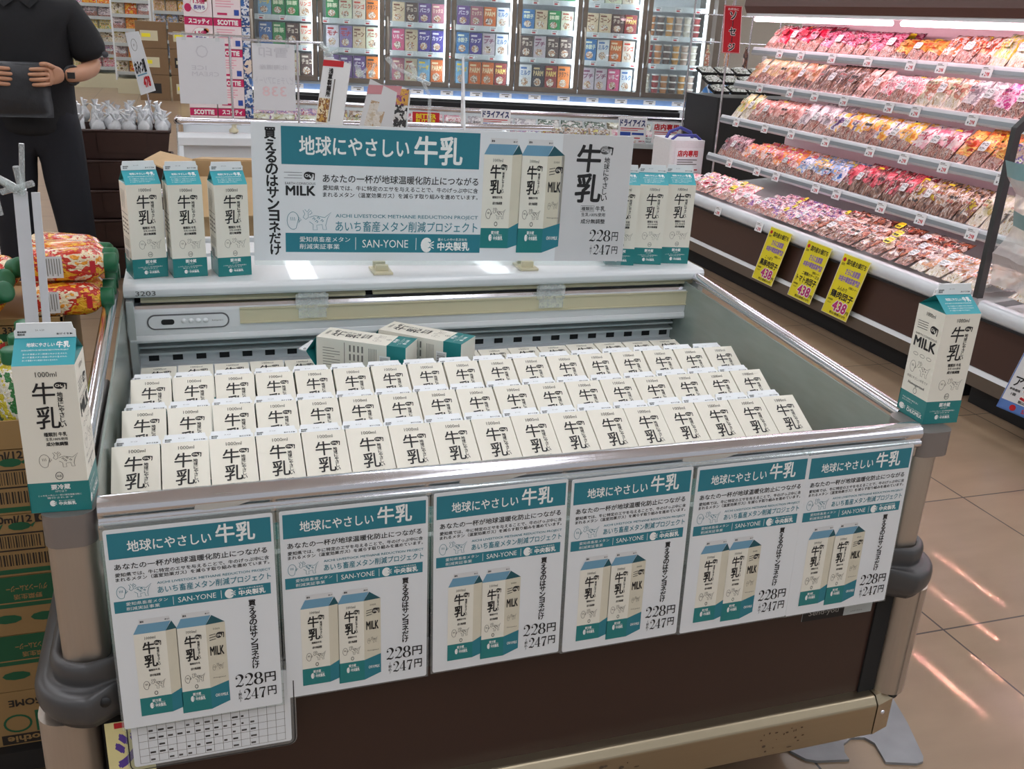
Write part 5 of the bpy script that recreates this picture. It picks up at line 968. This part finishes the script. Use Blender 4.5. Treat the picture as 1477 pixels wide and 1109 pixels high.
# ---------------------------------------------------------------- juice boxes and bottles at the left
BARC = mat('print_black', '#2a221c', .7)
def juice_box(k, loc, label):
    rt = thing('juice_box', label, 'cardboard box', loc, 0, 'juice boxes at the left'); w, d, h = .43, .28, .118
    b = MB(); b.box(0, w, 0, d, 0, h, CARD2); A = Art()
    X = lambda x: w-x                                                     # measured from the right-hand end
    if k in (0, 1):
        for x in (.105, .055): A.poly([(X(x)+.012*math.cos(t)*1.5, .096+.008*math.sin(t)) for t in [2*PI*i/9 for i in range(9)]], PGREEN, 1); A.poly([(X(x)+.016, .096), (X(x)+.026, .103), (X(x)+.02, .092)], PGREEN, 1)
        A.line([(X(.1), .05), (X(.02), .05), (X(.02), .082), (X(.1), .082)], .003, BARC, 1, True)
        for i in range(17): A.rect(X(.092)+i*.004, .055, X(.092)+i*.004+(.0012, .002, .001)[i % 3], .078, BARC, 1)
        for i in range(34): A.rect(X(.17)+i*.0046, .02, X(.17)+i*.0046+(.0026, .0014)[i % 2], .042, BARC, 1)
        A.rect(0, .004, w, .013, PGREEN, 1); A.text('330ml/12', X(.105), .103, X(.035), .116, BARC, 1, .03); A.rect(X(.03), .101, X(.008), .117, BARC, 1); A.text('0', X(.023), .104, X(.014), .115, CARD2, 2, .04)
        A.ring(X(.13), .066, .016, .016, .004, PGREEN, 1, 14); [A.line([(X(.13), .066), (X(.13)+.014*math.cos(a*PI/3), .066+.014*math.sin(a*PI/3))], .003, PGREEN) for a in range(6)]
    else:                                                                 # stacked upside down
        U = Art(); U.rect(0, .0, w, .062, PGREEN, 1); U.text('グリーンスムージー', .02, .018, .085, .030, CARD2, 2, .03); U.text('野菜生活', .03, .036, .075, .046, CARD2, 2, .03); U.rect(.005, .051, .13, .0535, CARD2, 2)
        for x in (.03, .09, .15): U.poly([(x+.018*math.cos(t)*1.3, .085+.009*math.sin(t)) for t in [2*PI*i/9 for i in range(9)]], PGREEN, 1)
        if k == 3: U = Art(); U.text('KAGOME', .025, .018, .11, .032, BARC, 1, .03); U.rect(0, .046, .07, .092, PGREEN, 1); U.rect(.01, .094, .13, .115, BARC, 1); U.text('Smoothie', .02, .098, .12, .112, CARD2, 2, .03); U.ring(.1, .07, .022, .018, .004, PGREEN, 1)
        A.sub(U, w-.005, h, -1, -1)
    A.lay(b, frame((0, 0, 0), (1, 0, 0), (0, 0, 1)), .0006); b.build('box_body', rt)
    b = MB(); b.box(-.0006, w+.0006, d*.47, d*.53, h, h+.0006, mat('packing_tape', '#c2a26a', .3)); b.build('tape', rt); return rt
ZB = .075
for i, k in enumerate((3, 2, 2, 0, 1)): juice_box(k, (-.69, 1.62, ZB+i*.1195), 'brown and green juice box, %s from the bottom of the near left stack' % (ORD[i+1] if i < 4 else 'topmost'))
for i in range(6): juice_box(i % 2, (-.68, 1.93, ZB+i*.1195), 'brown juice box, %s from the bottom of the rear left stack' % (ORD[i+1] if i < 5 else 'topmost'))
b = MB(); b.box(-.75, -.25, 1.6, 2.24, .03, .074, BTM); [b.box(x, x+.06, 1.6, 2.24, 0, .03, BTM) for x in (-.75, -.53, -.31)]; tag(b.build('pallet'), 'black plastic pallet under the juice boxes', 'pallet')
def tray(loc, w, d, lab):
    rt = thing('cardboard_tray', lab, 'cardboard tray', loc); b = MB(); h = .05
    b.box(0, w, 0, d, 0, .003, CARD2)
    for a in ((0, w, 0, .004), (0, w, d-.004, d), (0, .004, 0, d), (w-.004, w, 0, d)): b.box(*a, .003, h*(.24 if loc[1] > 1.9 else 1), CARD2)
    b.build('tray_body', rt)
zt = ZB+5*.1195; tray((-.69, 1.62, zt+.001), .43, .28, 'brown cardboard tray of green capped bottles behind the left corner carton'); tray((-.68, 1.93, zt+.1205), .43, .28, 'brown cardboard tray of orange juice bottles at the far left')
JG, JO = film('juice_green', ('#2a7a3c', '#e6e2d2', '#d9c83a', '#1d5a30'), scale=30, coat=.4), film('juice_orange', ('#e2761e', '#f0b02c', '#c9301f', '#f2dcb8', '#ee9a2a'), scale=26, coat=.4, stretch=(1, 1, .6)); CAPG = mat('cap_green', '#15603c', .4); LBL = mat('label_white', '#e2dfe0', .5)
def bottle_mesh(m):
    b = MB(); prof = [(.0, .0), (.028, .0), (.031, .006), (.031, .105), (.026, .122), (.017, .133), (.016, .137)]; rings = []
    for r_, z in prof: rings.append([((abs(math.cos(a))**.6)*math.copysign(1, math.cos(a))*r_, (abs(math.sin(a))**.6)*math.copysign(1, math.sin(a))*r_, z) for a in [2*PI*k/20 for k in range(20)]])
    b.loft(rings, m); A = Art(); A.rect(-.022, .03, .02, .062, LBL, 1)
    for i in range(6): A.rect(-.018, .034+i*.0045, .016-.004*(i % 2), .0355+i*.0045, GREY, 2)
    A.rect(-.012, .11, .012, .12, RED, 1); A.lay(b, frame((0, -.0312, 0), (1, 0, 0), (0, 0, 1)), .0006); c = MB()
    c.loft([[(r_*math.cos(2*PI*k/20)*(1+.02*(k % 2)), r_*math.sin(2*PI*k/20)*(1+.02*(k % 2)), z) for k in range(20)] for r_, z in ((.0195, .134), (.0195, .154), (.0175, .157), (.01, .1575), (.0, .1575))], CAPG)
    return b.mesh('bottle_body'), c.mesh('cap')
BMESH = {'g': bottle_mesh(JG), 'o': bottle_mesh(JO)}
def bottle(kind, loc, rot, label, grp):
    rt = thing('juice_bottle', label, 'bottle', loc, rot, grp)
    for n_, d in zip(('bottle_body', 'cap'), BMESH[kind]): o = bpy.data.objects.new(n_, d); C.objects.link(o); o.parent = rt
for i in range(6):
    for j in range(2): bottle('g', (-.655+i*.072, 1.665+j*.075, zt+.0045), (0, 0, .2*i), 'green juice bottle standing in the near tray, row %s, %s from left' % (('one', 'two')[j], ORD[i+1]), 'green bottles in the near tray')
    if i < 6: bottle('g', (-.655+i*.072, 1.815, zt+.0045), (0, 0, .3*i), 'green juice bottle standing in the near tray, third row, %s from left' % ORD[i+1], 'green bottles in the near tray')
z2 = zt+.1205+.004
LY = [(-.225, 1.975, 1), (-.225, 2.042, 1), (-.225, 2.109, 1), (-.225, 2.176, 1)]
for i, (x, y_, s_) in enumerate(LY): bottle('o', (x-.09, y_, z2+.032), Euler((0, PI/2, 0)), 'orange juice bottle lying in the far tray, lower layer, %s from front' % ORD[i+1], 'orange bottles in the far tray')
for i, (x, y_) in enumerate(((-.305, 1.995), (-.305, 2.07), (-.31, 2.145))): bottle('o', (x, y_, z2+.096), Euler((.25*i, PI/2, .05*i)), 'orange juice bottle lying on top with its cap to the right, %s from front' % ORD[i+1], 'orange bottles lying on top')
ax_ = Vector((.7, -.62, .36)).normalized(); q_ = Vector((0, 0, 1)).rotation_difference(ax_).to_euler()
for i in range(6):
    cap = Vector((-.330-.012*(i % 2), 1.875+.092*i, .874)) if i < 3 else Vector((-.440, 1.90+.092*(i-3), .885))
    bottle('o', cap-ax_*.157, q_, 'orange juice bottle leaning with its green cap toward the camera, %s from front, %s file' % (ORD[i % 3+1], 'right' if i < 3 else 'left'), 'leaning orange bottles')
# white sign stand seen edge-on behind the left corner carton
st = thing('sign_stand', 'white double strip sign stand with clear clips behind the left corner carton', 'sign stand', (-.254, 1.66, .715)); WS = mat('stand_white', '#d4d6dc', .4)
sh = lambda z: .035*(z-.1)
b = MB()
for x0, x1, y0 in ((-.021, .001, 0), (.005, .019, -.004)): b.add([(x0+sh(z)+.002, y0+dy, z) for z in (.0, .375) for dy in (0, .003)]+[(x1+sh(z), y0+dy+.001, z) for z in (.0, .375) for dy in (0, .003)], [(0, 4, 6, 2), (1, 3, 7, 5), (0, 2, 3, 1), (4, 5, 7, 6), (2, 6, 7, 3), (0, 1, 5, 4)], WS)
b.build('strip', st); b = clip(-.012, 0, .375); b.tube([(-.03, -.004, .34), (-.036, -.006, .40), (-.028, -.006, .43)], .004, CLIPP, 6); b.tube([(.004, -.004, .37), (.012, -.006, .45)], .004, CLIPP, 6); b.build('clip', st)
b = MB(); b.box(-.014, .012, -.008, .008, -.012, .006, BTM); b.build('stand_base', st)
# ---------------------------------------------------------------- person in black at the left
def skin(nodes, edges, root=0, sub=2):
    me = bpy.data.meshes.new('figure'); me.from_pydata([n_[0] for n_ in nodes], edges, []); o = bpy.data.objects.new('figure', me); C.objects.link(o)
    o.modifiers.new('skin', 'SKIN'); o.modifiers['skin'].use_smooth_shade = True
    for i, n_ in enumerate(nodes):
        r_ = n_[1]; me.skin_vertices[0].data[i].radius = r_ if isinstance(r_, tuple) else (r_, r_); me.skin_vertices[0].data[i].use_root = i == root
    s_ = o.modifiers.new('sub', 'SUBSURF'); s_.levels = s_.render_levels = sub
    ev = bpy.data.meshes.new_from_object(o.evaluated_get(bpy.context.evaluated_depsgraph_get()))
    vs = [tuple(v.co) for v in ev.vertices]; fs = [tuple(p.vertices) for p in ev.polygons]
    bpy.data.objects.remove(o); bpy.data.meshes.remove(me); bpy.data.meshes.remove(ev); return vs, fs
SKIN = mat('skin', '#b98a6e', .5, var=.05); CLOTH = mat('black_cloth', '#15161a', .85, var=.2, scale=60, bump=.1); TROU = mat('navy_cloth', '#14161f', .85, var=.2, scale=40, bump=.1); HAIR = mat('dark_hair', '#1a1614', .6)
per = thing('person', 'person in a black short sleeved shirt and dark trousers holding a black pouch', 'person', (-.66, 4.95, 0))
N = [((0, .0, .90), (.105, .07)), ((0, .0, 1.05), (.105, .07)), ((0, .01, 1.2), (.11, .075)), ((0, .015, 1.31), (.075, .055)), ((0, .0, 1.40), .052), ((0, -.01, 1.46), .05)]
E_ = [(0, 1), (1, 2), (2, 3), (3, 4), (4, 5)]
def limb(chain, at):
    prev = at
    for p in chain: N.append(p); E_.append((prev, len(N)-1)); prev = len(N)-1
for s_ in (1, -1):
    limb([((s_*.095, 0, .80), .062), ((s_*.125, -.01, .46), .045), ((s_*.14, .02, .10), .042), ((s_*.15, -.09, .04), .035)], 0)
    limb([((s_*.165, .01, 1.295), .045), ((s_*.275, .03, 1.075), .045), ((s_*.215, -.11, 1.055), .037), ((s_*.165, -.17, 1.05), .030)], 3)
vs, fs = skin(N, E_); b = MB(); b.add(vs, fs, SKIN, True)
for s_ in (1, -1):                                                          # hands: palm, four fingers curled over the pouch edge, thumb on the near side
    hn = [((s_*.095, -.19, 1.07), (.022, .03)), ((s_*.06, -.225, 1.072), (.016, .04)), ((s_*.035, -.245, 1.07), (.013, .038))]; he = [(0, 1), (1, 2)]
    for k in range(4):
        z = 1.102-.021*k; L_ = (.048, .055, .052, .042)[k]; hn += [((s_*.035, -.25, z), .0105), ((s_*(.03-L_*.4), -.272, z-.002), .0098), ((s_*(.02-L_*.75), -.268, z-.004), .0088), ((s_*(.012-L_*.95), -.256, z-.005), .0075)]
        i0 = len(hn)-4; he += [(2, i0), (i0, i0+1), (i0+1, i0+2), (i0+2, i0+3)]
    hn += [((s_*.062, -.235, 1.105), .013), ((s_*.035, -.262, 1.122), .0105), ((s_*.008, -.272, 1.12), .009)]; i0 = len(hn)-3; he += [(1, i0), (i0, i0+1), (i0+1, i0+2)]
    v2, f2 = skin(hn, he, 0, 2); b.add([(v[0]+s_*.07, v[1]+.02, v[2]-.02) for v in v2], f2, SKIN, True)
hd = []                                                                     # head
for z, rx, ry, oy in ((1.40, .045, .05, .0), (1.43, .055, .07, -.015), (1.455, .066, .085, -.015), (1.485, .072, .092, -.008), (1.52, .076, .096, .0), (1.56, .076, .096, .005), (1.60, .066, .085, .008), (1.63, .045, .06, .01), (1.642, .015, .02, .01)):
    hd.append([(rx*math.cos(2*PI*k/20), oy+ry*math.sin(2*PI*k/20), z) for k in range(20)])
b.loft(hd, SKIN); b.loft([[(.012*k*math.cos(2*PI*a/8), -.098-.012*k*j+.012*k*math.sin(2*PI*a/8), z) for a in range(8)] for z, k, j in ((1.535, .5, 0), (1.515, .8, .6), (1.497, 1.1, 1), (1.488, .6, .3))], SKIN)
for s_ in (1, -1):
    b.loft([[(s_*(.076+.008*j), .01+.018*k*math.cos(2*PI*a/8), 1.515+.032*k*math.sin(2*PI*a/8)) for a in range(8)] for j, k in ((0, 1), (1, .9), (1.5, .3))], SKIN)
    b.lathe([(0, .005), (.009, .002), (.012, 0)], mat('eye_white', '#d9d4cf', .3), 10, Matrix.Translation((s_*.031, -.084, 1.53)) @ Matrix.Rotation(PI/2, 4, 'X')); b.lathe([(0, .007), (.005, .006)], HAIR, 8, Matrix.Translation((s_*.031, -.084, 1.53)) @ Matrix.Rotation(PI/2, 4, 'X'))
    b.box(s_*.031-.018, s_*.031+.018, -.097, -.088, 1.547, 1.552, HAIR)
b.box(-.022, .022, -.1, -.09, 1.462, 1.468, mat('lips', '#9a6054', .5)); b.build('body', per)
h = MB(); h.loft([[(rx*math.cos(2*PI*k/20), oy+ry*math.sin(2*PI*k/20)*(1 if math.sin(2*PI*k/20) > -.3 else .93), z) for k in range(20)] for z, rx, ry, oy in ((1.50, .079, .06, .045), (1.55, .082, .09, .016), (1.59, .078, .1, .004), (1.625, .062, .082, .006), (1.65, .03, .04, .01), (1.654, .006, .01, .01))], HAIR); h.build('hair', per)
N = [((0, .0, .76), (.205, .15)), ((0, .0, .84), (.205, .15)), ((0, .0, .93), (.20, .145)), ((0, .01, 1.08), (.20, .145)), ((0, .012, 1.21), (.215, .145)), ((0, .016, 1.305), (.17, .105)), ((0, .01, 1.36), (.085, .075))]; E_ = [(0, 1), (1, 2), (2, 3), (3, 4), (4, 5), (5, 6)]
for s_ in (1, -1): limb([((s_*.185, .01, 1.30), .085), ((s_*.245, .02, 1.19), .09), ((s_*.272, .026, 1.10), .086)], 5)
vs, fs = skin(N, E_); b = MB(); b.add(vs, fs, CLOTH, True); sh_ = b.build('shirt', per)
b = MB()
for s_ in (1, -1): b.add([(s_*.005, -.078, 1.36), (s_*.06, -.06, 1.395), (s_*.085, -.07, 1.36), (s_*.05, -.105, 1.325), (s_*.005, -.083, 1.355), (s_*.06, -.066, 1.39), (s_*.085, -.077, 1.355), (s_*.05, -.112, 1.32)], [(0, 1, 2, 3), (7, 6, 5, 4), (0, 4, 5, 1), (1, 5, 6, 2), (2, 6, 7, 3), (3, 7, 4, 0)], CLOTH)
b.build('collar', sh_)
b = MB(); b.lathe([(.0, .003), (.012, .002), (.014, 0)], mat('badge_grey', '#3a3c42', .5), 14, Matrix.Translation((.33, -.045, 1.14)) @ Matrix.Rotation(PI/2, 4, 'X')); b.build('sleeve_badge', sh_)
N = [((0, 0, .88), (.195, .14)), ((0, 0, .98), (.18, .13))]; E_ = [(0, 1)]
for s_ in (1, -1): limb([((s_*.09, 0, .76), (.115, .125)), ((s_*.12, -.01, .46), .096), ((s_*.14, .015, .16), .082), ((s_*.145, .01, .045), .086)], 0)
vs, fs = skin(N, E_); b = MB(); b.add(vs, fs, TROU, True); b.build('trousers', per)
for s_ in (1, -1):
    b = MB(); b.loft([[(s_*.15+.045*k*math.cos(2*PI*a/14), -.05+.13*k*math.sin(2*PI*a/14), z) for a in range(14)] for z, k in ((0, .95), (.02, 1.0), (.045, .9), (.075, .6))], BTM); b.build('shoe', per)
b = MB(); b.tube([(.193+.038*math.cos(2*PI*a/14)*.75, -.135+.038*math.cos(2*PI*a/14)*.7, 1.052+.038*math.sin(2*PI*a/14)) for a in range(14)], .008, BTM, 6, None, False, True); b.box(.178, .208, -.185, -.165, 1.04, 1.066, BTM); b.build('wristwatch', per)
POU = mat('pouch_black', '#24262b', .45, var=.25, scale=25, bump=.3); pv, pf = pillow(.27, .23, .06, 9, .05)
po = thing('pouch', 'black zipped pouch held in both hands by the person in black', 'pouch', (-.685, 4.738, .875), 0)
b = MB(); b.add(pv, pf, POU, True); b.build('pouch_body', po); b = MB(); b.box(-.125, .125, -.008, .008, .212, .222, mat('zip_grey', '#44474c', .4)); b.build('zip', po)
# ---------------------------------------------------------------- far background: snack racks, boxes, deli rack, baskets
def rack(name, label, x0, y0, w, rows, cols, h, films, grp):
    rt = thing(name, label, 'shelf rack', (x0, y0, 0)); b = MB(); b.box(0, w, 0, .35, 0, .22, CREAMP); b.box(0, w, .35, .37, 0, h, ENAM2); b.build('base', rt)
    b = MB(); [b.box(x-.012, x+.012, -.0, .02, .2, h, ENAM) for x in (0, w)]; [b.box(x-.012, x+.012, .33, .37, 0, h, ENAM) for x in (0, w)]; b.build('uprights', rt)
    for r_ in range(rows):
        z = .32+(h-.35)*r_/rows; b = MB(); b.box(0, w, .04, .34, z-.02, z-.005, ENAM); b.box(0, w, .03, .04, z-.04, z+.01, ENAM2); b.build('shelf', rt)
        for c_ in range(cols):
            m, cn_ = films[(r_*2+c_*3//cols) % len(films)]
            o = pack('snack_pack', bag_mesh('frozen', (r_+c_) % 5, m, m), '%s snack pack, shelf %s from bottom, %s from left, %s' % (cn_, ('one', 'two', 'three', 'four', 'five', 'six')[r_], ORD[c_+1], grp), 'snack pack', (x0+w*(c_+.5)/cols, y0+.14, z), (0, 0, 0), 'snack packs on the '+grp); o.scale = (w/cols*.94/.19, 1, (h-.35)/rows*.8/.24)
SN_F = [(F_PINKW, 'pink'), (F_GRNY, 'green'), (F_RW, 'red and white'), (F_GRY, 'silver'), (F_WP, 'white and purple'), (F_REDY, 'red and yellow'), (F_YOL, 'olive')]
rack('snack_rack', 'low white rack of pink and green snack packs at the far left', -2.35, 17.6, 1.32, 6, 6, 1.5, SN_F, 'far left rack')
rack('snack_rack', 'white rack of mixed snack packs right of the far left one', -.98, 16.6, .55, 6, 3, 1.6, [(F_YOL, 'olive'), (F_REDY, 'yellow'), (F_GRY, 'silver'), (F_ORG, 'orange')], 'second far rack')
rack('snack_rack', 'white rack of mixed packs standing behind the leaning sign', -.40, 17.4, .75, 6, 4, 1.7, [(F_BAC, 'tan'), (F_OPUR, 'orange'), (F_BLW, 'blue'), (F_MIX, 'dark')], 'third far rack')
rn = random.Random(2)
for i in range(6):
    c_, k = i % 2, i//2
    b = MB(); b.box(0, .42, 0, .3, 0, .36, mat('far_carton_brown', '#7d6449', .8)); A = Art(); A.rect(.06, .1, .3, .24, BTM if i % 3 == 0 else CREAMP, 1); A.rect(.08, .15, .2, .2, YEL if i % 3 else CREAMP, 2); A.lay(b, frame((0, 0, 0), (1, 0, 0), (0, 0, 1)), .002); o = b.build('carton_box'); o.location = (-.62+c_*.45, 15.6, k*.365)
    tag(o, 'stacked brown carton far behind the signs, %s from left, %s from bottom' % (ORD[c_+1], ORD[k+1]), 'carton', 'far brown cartons')
dk = thing('deli_rack', 'dark rack of dark food trays beyond the freezer and meat case', 'shelf rack', (3.78, 6.5, 0), 0)
b = MB(); b.box(0, .8, .1, .6, 0, .92, BTM); b.build('base', dk); b = MB()
for x in (0, .26, .52, .78): b.tube([(x, .62, .0), (x, .62, 1.9)], .008, CHROME, 6)
for z in (1.1, 1.3, 1.5, 1.7): b.tube([(0, .62, z), (.78, .62, z)], .005, CHROME, 6)
b.build('wire_grid', dk)
b = MB(); vs, fs = pillow(.17, .15, .05, 3, .03); TRM = film('deli_tray', ('#3f4436', '#8a8f84', '#c9ccc6', '#5a3a34'), scale=30, rough=.1); b.add(vs, fs, TRM, True); b.box(-.085, .085, .0, .03, .0, .15, DARK); dm = b.mesh('food_tray')
for i in range(12):
    o = bpy.data.objects.new('food_tray', dm); C.objects.link(o); o.location = (3.82+(i % 4)*.15, 6.62+.11*(i//4), .965+.06*(i//4)); o.scale = (.75, .75, .75); o.rotation_euler = (-1.25, 0, 0); tag(o, 'dark food tray on the deli rack, row %s, %s from left' % (('one', 'two', 'three')[i//4], ORD[i % 4+1]), 'food tray', 'food trays on the deli rack')
for i in range(4):
    b = MB(); b.box(0, .05, -.035, .035, 0, .02, BTM); b.loft([[(.025+.02*k*math.cos(2*PI*a/10), .02*k*math.sin(2*PI*a/10), z) for a in range(10)] for z, k in ((.02, 1), (.14, 1), (.17, .5), (.2, .5))], (F_OLV, F_BRN, F_DKBR, F_WDG)[i]); o = b.build('sauce_bottle'); o.location = (3.86+.17*i, 7.03, 1.08); tag(o, 'sauce bottle in front of the deli rack grid, %s from left' % ORD[i+1], 'bottle', 'bottles on the deli rack')
b = MB(); M = frame((3.45, 6.05, 1.248), (1, -.0, 0), (-.08, 0, 1)); b.box(0, .137, 0, .30, -.003, 0, RED, M); A = Art(); A.line([(.004, .004), (.133, .004), (.133, .296), (.004, .296)], .004, WHT, 1, True); A.text('お弁当に', .03, .27, .11, .285, WHT, 1, .02); A.vert('ソーセージ', .035, .015, .105, .262, WHT, 1, .09); A.vert('ソーセージ', .035, .015, .105, .262, BLK, 2, .03); A.lay(b, M, .0008)
rs = b.build('hanging_sign'); tag(rs, 'tall red vertical sausage sign beyond the meat case end', 'sign')
b = MB(); b.tube([(3.50, 6.06, 1.54), (3.5, 6.06, 1.66), (3.6, 5.76, 1.68)], .006, CHROME, 6); b.tube([(3.50, 6.065, 1.56), (3.50, 6.065, .0)], .008, CHROME, 6); tag(b.build('sign_pole'), 'thin chrome pole carrying the red sausage sign', 'pole')
bk = thing('basket_stand', 'white paper covered basket stand with red lettered sign beside the right milk cartons', 'basket stand', (3.1, 5.95, 0), .0)
b = MB(); b.prism(rrect(0, 0, .26, .3, .03), .06, .68, mat('basket_cover', '#e2e2e4', .6, var=.08, scale=60), 'z', False); b.build('cover', bk); b = MB(); [b.tube([(x, .03, .0), (x, .03, .06)], .015, BTM, 8) for x in (.05, .21)]; [b.tube([(x, .26, .0), (x, .26, .06)], .015, BTM, 8) for x in (.05, .21)]; b.build('feet', bk)
b = MB(); b.tube([(.02, .05, .68), (.06, .05, .71), (.2, .05, .71), (.24, .05, .68)], .01, mat('basket_blue', '#3a3f8f', .5), 8); b.tube([(.03, .15, .68), (.05, .15, .72), (.13, .15, .75), (.21, .15, .72), (.23, .15, .68)], .012, mat('basket_blue', '#3a3f8f', .5), 8); b.build('handle', bk)
b = MB(); M = frame((.03, -.004, .47), (1, 0, 0), (0, 0, 1)); A = Art(); b.box(0, .21, 0, .16, -.002, 0, TAGM, M); A.text('店内専用', .02, .105, .17, .145, RED, 1, .05); [A.rect(.02, .08-.015*i, .17-.03*(i % 2), .085-.015*i, BARC, 1) for i in range(4)]; A.rect(.1, .012, .18, .02, RED, 1); A.lay(b, M, .0006); b.build('notice', bk)
